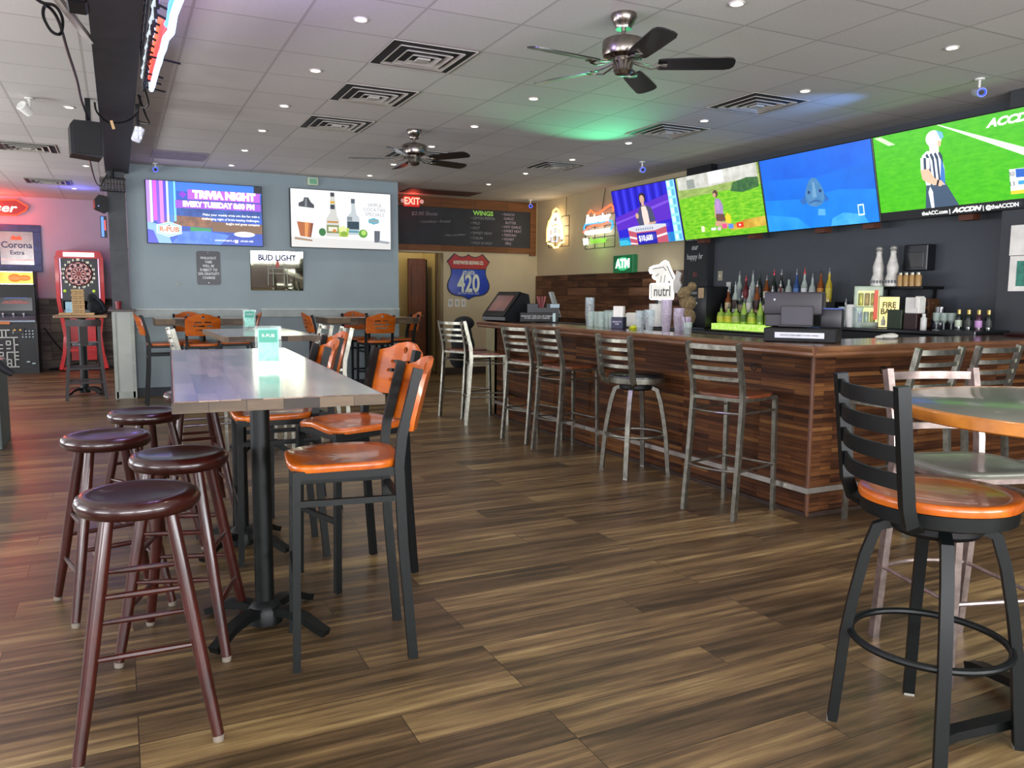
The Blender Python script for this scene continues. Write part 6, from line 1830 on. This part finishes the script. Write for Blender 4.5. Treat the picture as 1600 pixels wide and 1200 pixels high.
text(bn, 'lettering', 'Budweiser', (0.0, -0.0515, 0.01), 0.20, glow('#ffe2d0', 2.2), bold=0.004, shear=0.25, sx=1.25)
lamp('POINT', 'bow tie sign glow', (-1.9, 16.0, 2.75), 45, (1.0, 0.06, 0.04), shadow_soft_size=0.2)
lamp('POINT', 'rear blue fill', (-0.5, 14.6, 2.80), 9, (0.1, 0.12, 1.0), shadow_soft_size=0.1)  # lamp without a fixture, added for the blue tint at rear left
# high table with wooden blocks
ht = thing('round_high_table', 'small wood-topped high table with black post in front of the dart machine', 'table', (-0.455, 12.22, 0))
MB().box((0, 0, 1.055), (0.62, 0.60, 0.035), bev=0.006).build('tabletop', wood('#7a5a38', '#a8804f', 0.4, 'X', 1.0, fine=5), ht)
pedestal(ht, 0, 0, 1.04, 0.05, 0.28, PI/4)
blm = wood('#9a7a4c', '#c9a673', 0.55, 'X', 1.0, fine=6)
random.seed(9)
lv_n = ['lowest', 'second', 'third', 'fourth', 'fifth', 'sixth', 'seventh', 'eighth', 'ninth', 'tenth', 'topmost']
bk0 = None
for lv in range(11):
    for k in range(3):
        along = lv % 2
        if bk0 is None:
            bk0 = o = MB().box((0, 0, 0), (0.148, 0.047, 0.030), bev=0.003).build('wooden_block', blm)
        else:
            o = bk0.copy()
            COL.objects.link(o)
        off = (k-1)*0.049
        j = random.uniform(-0.004, 0.004)
        o.location = (-0.475+(off if along else j), 12.05+(j if along else off), 1.0735+0.0154+lv*0.0308)
        o.rotation_euler = (0, 0, (PI/2 if along else 0)+RAD(3))
        pos_n = (['left', 'middle', 'right'] if along else ['front', 'middle', 'rear'])[k]
        tag(o, '%s block in the %s layer of the wooden block tower' % (pos_n, lv_n[lv]), 'block', 'tower of wooden blocks')
for k, (x, y, a) in enumerate(((-0.63, 12.03, 0.1), (-0.62, 12.12, 0.3), (-0.36, 12.00, -0.2))):
    o = bk0.copy()
    COL.objects.link(o)
    o.location = (x, y, 1.0735+0.0154)
    o.rotation_euler = (0, 0, a)
    tag(o, ['loose wooden block at the front left of the block tower', 'loose wooden block behind the front left one', 'loose wooden block at the right foot of the tower'][k], 'block', 'loose wooden blocks')
bg = thing('black_bag', 'slumped black bag on the high table right of the block tower', 'bag', (-0.27, 12.20, 1.0735), RAD(10))
MB().ball((0, 0, 0.11), 0.115, (0.95, 0.7, 1.0)).ball((-0.04, 0, 0.20), 0.085, (0.8, 0.6, 1.0), rot=(0, -0.3, 0)).ball((0.05, -0.01, 0.05), 0.075, (0.9, 0.8, 0.65)).build('bag_body', paint('#171a20', 0.8, bump=0.5), bg)
MB().tube([(-0.05, -0.02, 0.26), (-0.02, -0.06, 0.24), (0.05, -0.09, 0.16), (0.09, -0.08, 0.06)], 0.010, 8).build('strap', paint('#2a3240', 0.7), bg)
# dark wooden stool with back
ds = thing('wooden_bar_stool', 'dark wooden bar stool with low back rail beside the pony wall', 'bar stool', (-0.425, 11.74, 0), RAD(4))
DK = wood('#140c09', '#251610', 0.4, 'Z', 1.0, coat=0.15)
seat_slab(superquad(0.40, 0.38, 36, 3), 0.73, 0.04, 0.012).build('seat', paint('#4b4f54', 0.25, coat=0.4), ds, angle=60)
for sx in (-1, 1):
    MB().sweep([(sx*0.17, 0.15, 0.70), (sx*0.215, 0.20, 0.0)], 0.038, 0.038, (0, 1, 0)).build('leg', DK, ds)
    MB().sweep([(sx*0.225, -0.21, 0.0), (sx*0.175, -0.165, 0.70), (sx*0.175, -0.185, 1.02)], 0.038, 0.04, (0, 1, 0)).build('leg', DK, ds)
pts = [(-0.20+0.40*i/8, -0.20-0.03*math.sin(PI*i/8), 0.985) for i in range(9)]
MB().sweep(pts, 0.085, 0.022, (0, 1, 0)).build('back_rail', DK, ds)
MB().sweep([(0, -0.19, 0.70), (0, -0.215, 0.95)], 0.09, 0.012, (0, 1, 0)).build('back_splat', DK, ds)
for z, d in ((0.22, 0.195), (0.40, 0.185)):
    MB().box((0, d, z), (0.38, 0.02, 0.03)).build('rung', DK, ds)
    MB().box((0, -d, z), (0.40, 0.02, 0.03)).build('rung', DK, ds)
    for sx in (-1, 1):
        MB().box((sx*0.198, 0, z+0.05), (0.02, 0.36, 0.03)).build('rung', DK, ds)
cup = tag(MB().lathe([(0, 0), (0.028, 0), (0.037, 0.10), (0.034, 0.10), (0.026, 0.006), (0, 0.006)], n=20).build('red_cup', paint('#7d1422', 0.35)), 'dark red plastic cup on the pony wall at the foot of the post', 'cup')
cup.location = (0.0, 11.405, 1.1605)
gc = thing('service_cabinet', 'grey-green cabinet edge at the far left of the frame', 'cabinet', (-1.26, 8.42, 0))
MB().box((0, 0, 0.38), (0.60, 0.64, 0.76), bev=0.006).build('body', paint('#5f6b68', 0.5), gc)
MB().box((0, -0.33, 0.38), (0.56, 0.02, 0.70), bev=0.004).build('door', paint('#65716e', 0.5), gc)
jk = tag(MB().sweep([(-1.15, 8.14, 0.80), (-1.02, 8.10, 0.79), (-0.955, 8.085, 0.755), (-0.90, 8.08, 0.70), (-0.845, 8.08, 0.66)], 0, 0, None, sec=circ(0, 0, 0.048, 0.036, 12), taper=[1.1, 1.15, 1.1, 0.95, 0.75]).build('black_sleeve', paint('#11151c', 0.6, bump=0.5)), 'black jacket sleeve hanging over the grey-green cabinet at left', 'jacket')

# ================================================================== things on the beam
sp = thing('hanging_speaker', 'black loudspeaker hung left of the beam, larger of two', 'speaker', (-0.185, 7.95, 2.51), RAD(6))
MB().prism([(-0.13, 0.02), (0.10, 0.0), (0.12, 0.03), (0.12, 0.30), (-0.10, 0.30), (-0.13, 0.26)], -0.13, 0.13, 'XZ').build('cabinet', M_BLACK, sp, smooth=False)
MB().box((0, -0.133, 0.15), (0.2, 0.006, 0.25), bev=0.002).build('grille', paint('#0c0c0d', 0.7), sp)
MB().box((0.02, 0.0, 0.405), (0.04, 0.04, 0.21)).build('hanger', M_BLACK, sp)
sp2 = thing('hanging_speaker', 'small black loudspeaker on the left side of the post under the wire cage', 'speaker', (-0.15, 11.40, 2.36), RAD(8))
MB().prism([(-0.07, 0.05), (0.05, 0.0), (0.08, 0.02), (0.08, 0.20), (-0.02, 0.22), (-0.07, 0.16)], -0.08, 0.08, 'XZ').build('cabinet', M_BLACK, sp2, smooth=False)
MB().box((0.06, 0.1, 0.12), (0.05, 0.06, 0.05)).build('bracket', M_BLACK, sp2)
MB().ball((-0.03, -0.082, 0.08), 0.008).build('indicator', glow('#9ab0ff', 1.2), sp2)
sn = thing('small_neon_sign', 'small blue and red glowing sign on the left of the post', 'neon sign', (-0.125, 11.50, 2.20))
MB().box((0, 0.03, 0), (0.075, 0.02, 0.27)).build('back_panel', paint('#20242c', 0.5), sn)
MB().box((-0.012, 0.015, 0), (0.03, 0.02, 0.25)).build('blue_tube', glow('#4f8af4', 1.6), sn)
MB().box((0.016, 0.015, 0.02), (0.018, 0.02, 0.13)).build('red_tube', glow('#f04a3a', 1.4), sn)
cg = thing('wire_cage_light', 'chrome wire cage light at the top of the post under the beam', 'light fixture', (-0.0, 11.33, 2.71))
MB().box((0, 0.02, 0), (0.26, 0.08, 0.15)).build('housing', paint('#25272b', 0.4), cg)
w_ = MB()
for k in range(9):
    w_.ring((-0.14+k*0.035, 0, 0), 0.085, 0.005, 14, 5, 'X')
for a in range(8):
    w_.cyl((-0.145, 0.085*math.cos(a*PI/4), 0.085*math.sin(a*PI/4)), (0.145, 0.085*math.cos(a*PI/4), 0.085*math.sin(a*PI/4)), 0.004, n=5)
w_.build('wire_cage', M_CHROME, cg)
MB().cyl((0, 0.0, 0.08), (0, 0, 0.18), 0.02).build('stem', M_BLACK, cg)
el = thing('emergency_light', 'white emergency lamp head on the right side of the beam', 'light fixture', (0.205, 7.4, 2.66))
MB().box((0, 0, 0), (0.075, 0.12, 0.13), (RAD(12), RAD(20), 0), bev=0.018, seg=2).build('housing', paint('#c7cbd4', 0.35), el)
fl_ = MB()
for i in range(2):
    for j in range(3):
        fl_.box((-0.014+i*0.03, -0.066, -0.035+j*0.036), (0.022, 0.012, 0.026), (RAD(12), 0, 0), bev=0.003)
fl_.build('led_lenses', paint('#e8eef4', 0.15), el)
MB().cyl((0, 0, 0.05), (0, 0.0, 0.24), 0.012).build('stem', M_BLACK, el)
# neon sign hung along the beam
ns = thing('neon_beam_sign', 'large blue, white and red neon sign hung along the right side of the beam', 'neon sign', (0.205, 4.6, 2.785), RAD(90))
# local x runs away from the camera, local -y toward +x of the room
E0 = [(-1.30, -0.335), (-1.10, -0.31), (-0.90, -0.285), (-0.72, -0.30), (-0.55, -0.265), (-0.35, -0.225), (-0.12, -0.215), (0.10, -0.185), (0.30, -0.175), (0.52, -0.15), (0.75, -0.135), (0.95, -0.12), (1.15, -0.11), (1.32, -0.09)]
ntube(ns, E0, '#9fc4ff', 0.016, y=-0.05, name='outer_tube', st=3.5)
ntube(ns, [(x, z+0.045) for x, z in E0[:5]], '#4f8dff', 0.014, y=-0.045, name='outer_tube', st=3.0)
ntube(ns, [(x, z+0.05) for x, z in E0[4:13]], '#ff3a2c', 0.016, y=-0.04, name='red_tube', st=2.4)
ntube(ns, [(x, z+0.085) for x, z in E0[5:12]], '#ff6a4a', 0.012, y=-0.03, name='red_tube', st=2.0)
ntube(ns, [(-1.30, -0.335), (-1.34, -0.1), (-1.30, 0.10), (-0.6, 0.16), (0.6, 0.16), (1.30, 0.12), (1.36, 0.02), (1.32, -0.09)], '#9fc4ff', 0.014, y=-0.05, name='outer_tube', st=3.0)
sf_ = MB()
for k in range(15):
    x = -1.3+k*0.185
    zb = -0.30+0.0165*k
    sf_.cyl((x, 0.0, zb+0.03), (x, 0.0, 0.20), 0.008, n=6)
    sf_.cyl((x, 0.0, zb+0.05), (x, -0.05, zb+0.03), 0.006, n=6)
for q in (0.12, 0.0, -0.08):
    sf_.cyl((-1.3, 0.0, q-0.07), (1.3, 0.0, q), 0.009, n=6)
for k in range(10):
    sf_.tube([(-1.2+k*0.26, 0.0, 0.1), (-1.15+k*0.26, -0.02, -0.05), (-1.08+k*0.26, 0.0, -0.12)], 0.007, 6)
sf_.build('tube_frame', M_BLACK, ns)
bl_ = MB().cyl((-1.3, 0.005, -0.19), (1.3, 0.005, -0.03), 0.006, n=6)
for k in range(26):
    x = -1.28+k*0.1
    bl_.ball((x, 0.005, -0.19+0.0062*k+0.012*((k*7) % 3-1)), 0.017, (1.4, 0.6, 0.8), 8)
bl_.build('glass_supports', glow('#d8e8f4', 0.9), ns)
for x, l in ((0.30, 0.16), (0.85, 0.10), (1.1, 0.1), (1.4, 0.14)):
    MB().cyl((x, -0.0, -0.17+0.08*x), (x, -l, -0.19+0.08*x), 0.006, n=6).build('support_rod', M_BLACK, ns)
lamp('POINT', 'neon sign glow', (0.62, 3.9, 2.70), 55, (0.46, 0.32, 1.0), shadow_soft_size=0.25)
# cables
def ypt(pts):
    return pts
c1 = tag(MB().cable([(-0.44, 4.6, 2.99), (-0.40, 4.75, 2.95), (-0.34, 4.95, 2.90), (-0.30, 5.1, 2.90), (-0.24, 5.2, 2.92), (-0.215, 5.35, 2.90), (-0.235, 5.5, 2.86), (-0.275, 5.4, 2.84), (-0.30, 5.2, 2.86), (-0.28, 5.15, 2.90), (-0.235, 5.3, 2.88), (-0.215, 5.9, 2.86), (-0.195, 6.6, 2.86), (-0.19, 7.3, 2.86), (-0.16, 7.9, 2.84)], 0.009, 6).build('speaker_cable', M_BLACK), 'black cable with a loop running along the ceiling to the hanging speaker', 'cable')
c2 = tag(MB().cable([(-0.10, 7.3, 2.86), (-0.09, 7.35, 2.80), (-0.03, 7.4, 2.745), (0.04, 7.4, 2.735), (0.12, 7.4, 2.755), (0.18, 7.4, 2.80), (0.215, 7.35, 2.86), (0.225, 7.1, 2.90)], 0.008, 6).build('beam_cable', M_BLACK), 'black cable slung under the beam beside the hanging speaker', 'cable')
tgo = tag(MB().box((0.02, 7.385, 2.715), (0.022, 0.008, 0.07), (0, RAD(-15), 0), bev=0.002).build('cable_tag', paint('#b99a6a', 0.6)), 'small tan tag tied to the cable under the beam', 'tag')
c3 = tag(MB().cable([(-0.17, 8.05, 2.52), (-0.165, 8.6, 2.50), (-0.155, 9.6, 2.52), (-0.13, 10.6, 2.60), (-0.11, 11.2, 2.72), (-0.06, 11.33, 2.83)], 0.007, 6).build('thin_cable', M_BLACK), 'thin black cable from the hanging speaker to the wire cage light', 'cable')
c4 = tag(MB().cable([(0.21, 6.2, 2.88), (0.235, 6.4, 2.80), (0.26, 6.6, 2.74), (0.225, 6.8, 2.76), (0.20, 6.7, 2.82), (0.25, 6.9, 2.72), (0.28, 7.1, 2.70), (0.22, 7.2, 2.72), (0.21, 7.35, 2.76)], 0.008, 6).build('loose_cable', M_BLACK), 'loose black cable loops on the right of the beam behind the neon sign', 'cable')
pj = thing('ceiling_pipe', 'white diagonal conduit crossing to the beam at the upper left', 'pipe', (0, 0, 0))
MB().sweep([(-0.33, 4.70, 2.975), (-0.085, 5.72, 2.90)], 0.034, 0.034, (0, 0, 1)).build('pipe', paint('#c9c6bf', 0.5), pj)
MB().box((-0.30, 4.82, 2.99), (0.03, 0.03, 0.05)).build('bracket', M_BLACK, pj)
pb = thing('projector_mount', 'black bracket against the left side of the beam at the top edge', 'bracket', (-0.13, 5.05, 2.93))
MB().box((0, 0, 0), (0.10, 0.22, 0.10), bev=0.01).box((-0.06, -0.12, 0.03), (0.10, 0.03, 0.02), (0, 0, 0.5)).box((-0.05, 0.1, 0.03), (0.10, 0.02, 0.02), (0, 0, -0.4)).build('bracket_body', M_BLACK, pb)
bd = thing('wooden_ceiling_board', 'short brown board fixed under the ceiling in the top left corner', 'board', (-0.66, 4.72, 2.985))
MB().box((0, 0, 0), (0.42, 0.12, 0.06), bev=0.004).build('board', wood('#4d3712', '#6d5220', 0.5, 'X'), bd)
MB().box((0.02, -0.02, -0.045), (0.03, 0.02, 0.04)).box((0.09, 0.0, -0.045), (0.02, 0.02, 0.03)).build('hooks', paint('#3a352c', 0.6), bd)
tk = thing('spot_lamp', 'small white spotlight head under the ceiling at the upper left', 'spotlight', (-0.64, 8.15, 2.94))
MB().cyl((0.03, 0, 0.08), (0.03, 0, 0.0), 0.012).lathe([(0, 0.078), (0.035, 0.078), (0.035, 0.068), (0, 0.066)], (0.03, 0, 0), 16).build('stem', M_WHITE, tk)
MB().lathe([(0, -0.055), (0.034, -0.05), (0.046, 0.05), (0.040, 0.055), (0, 0.045)], (0, 0, -0.02), 20, Euler((RAD(60), 0, RAD(-40))).to_matrix()).build('head', M_WHITE, tk)
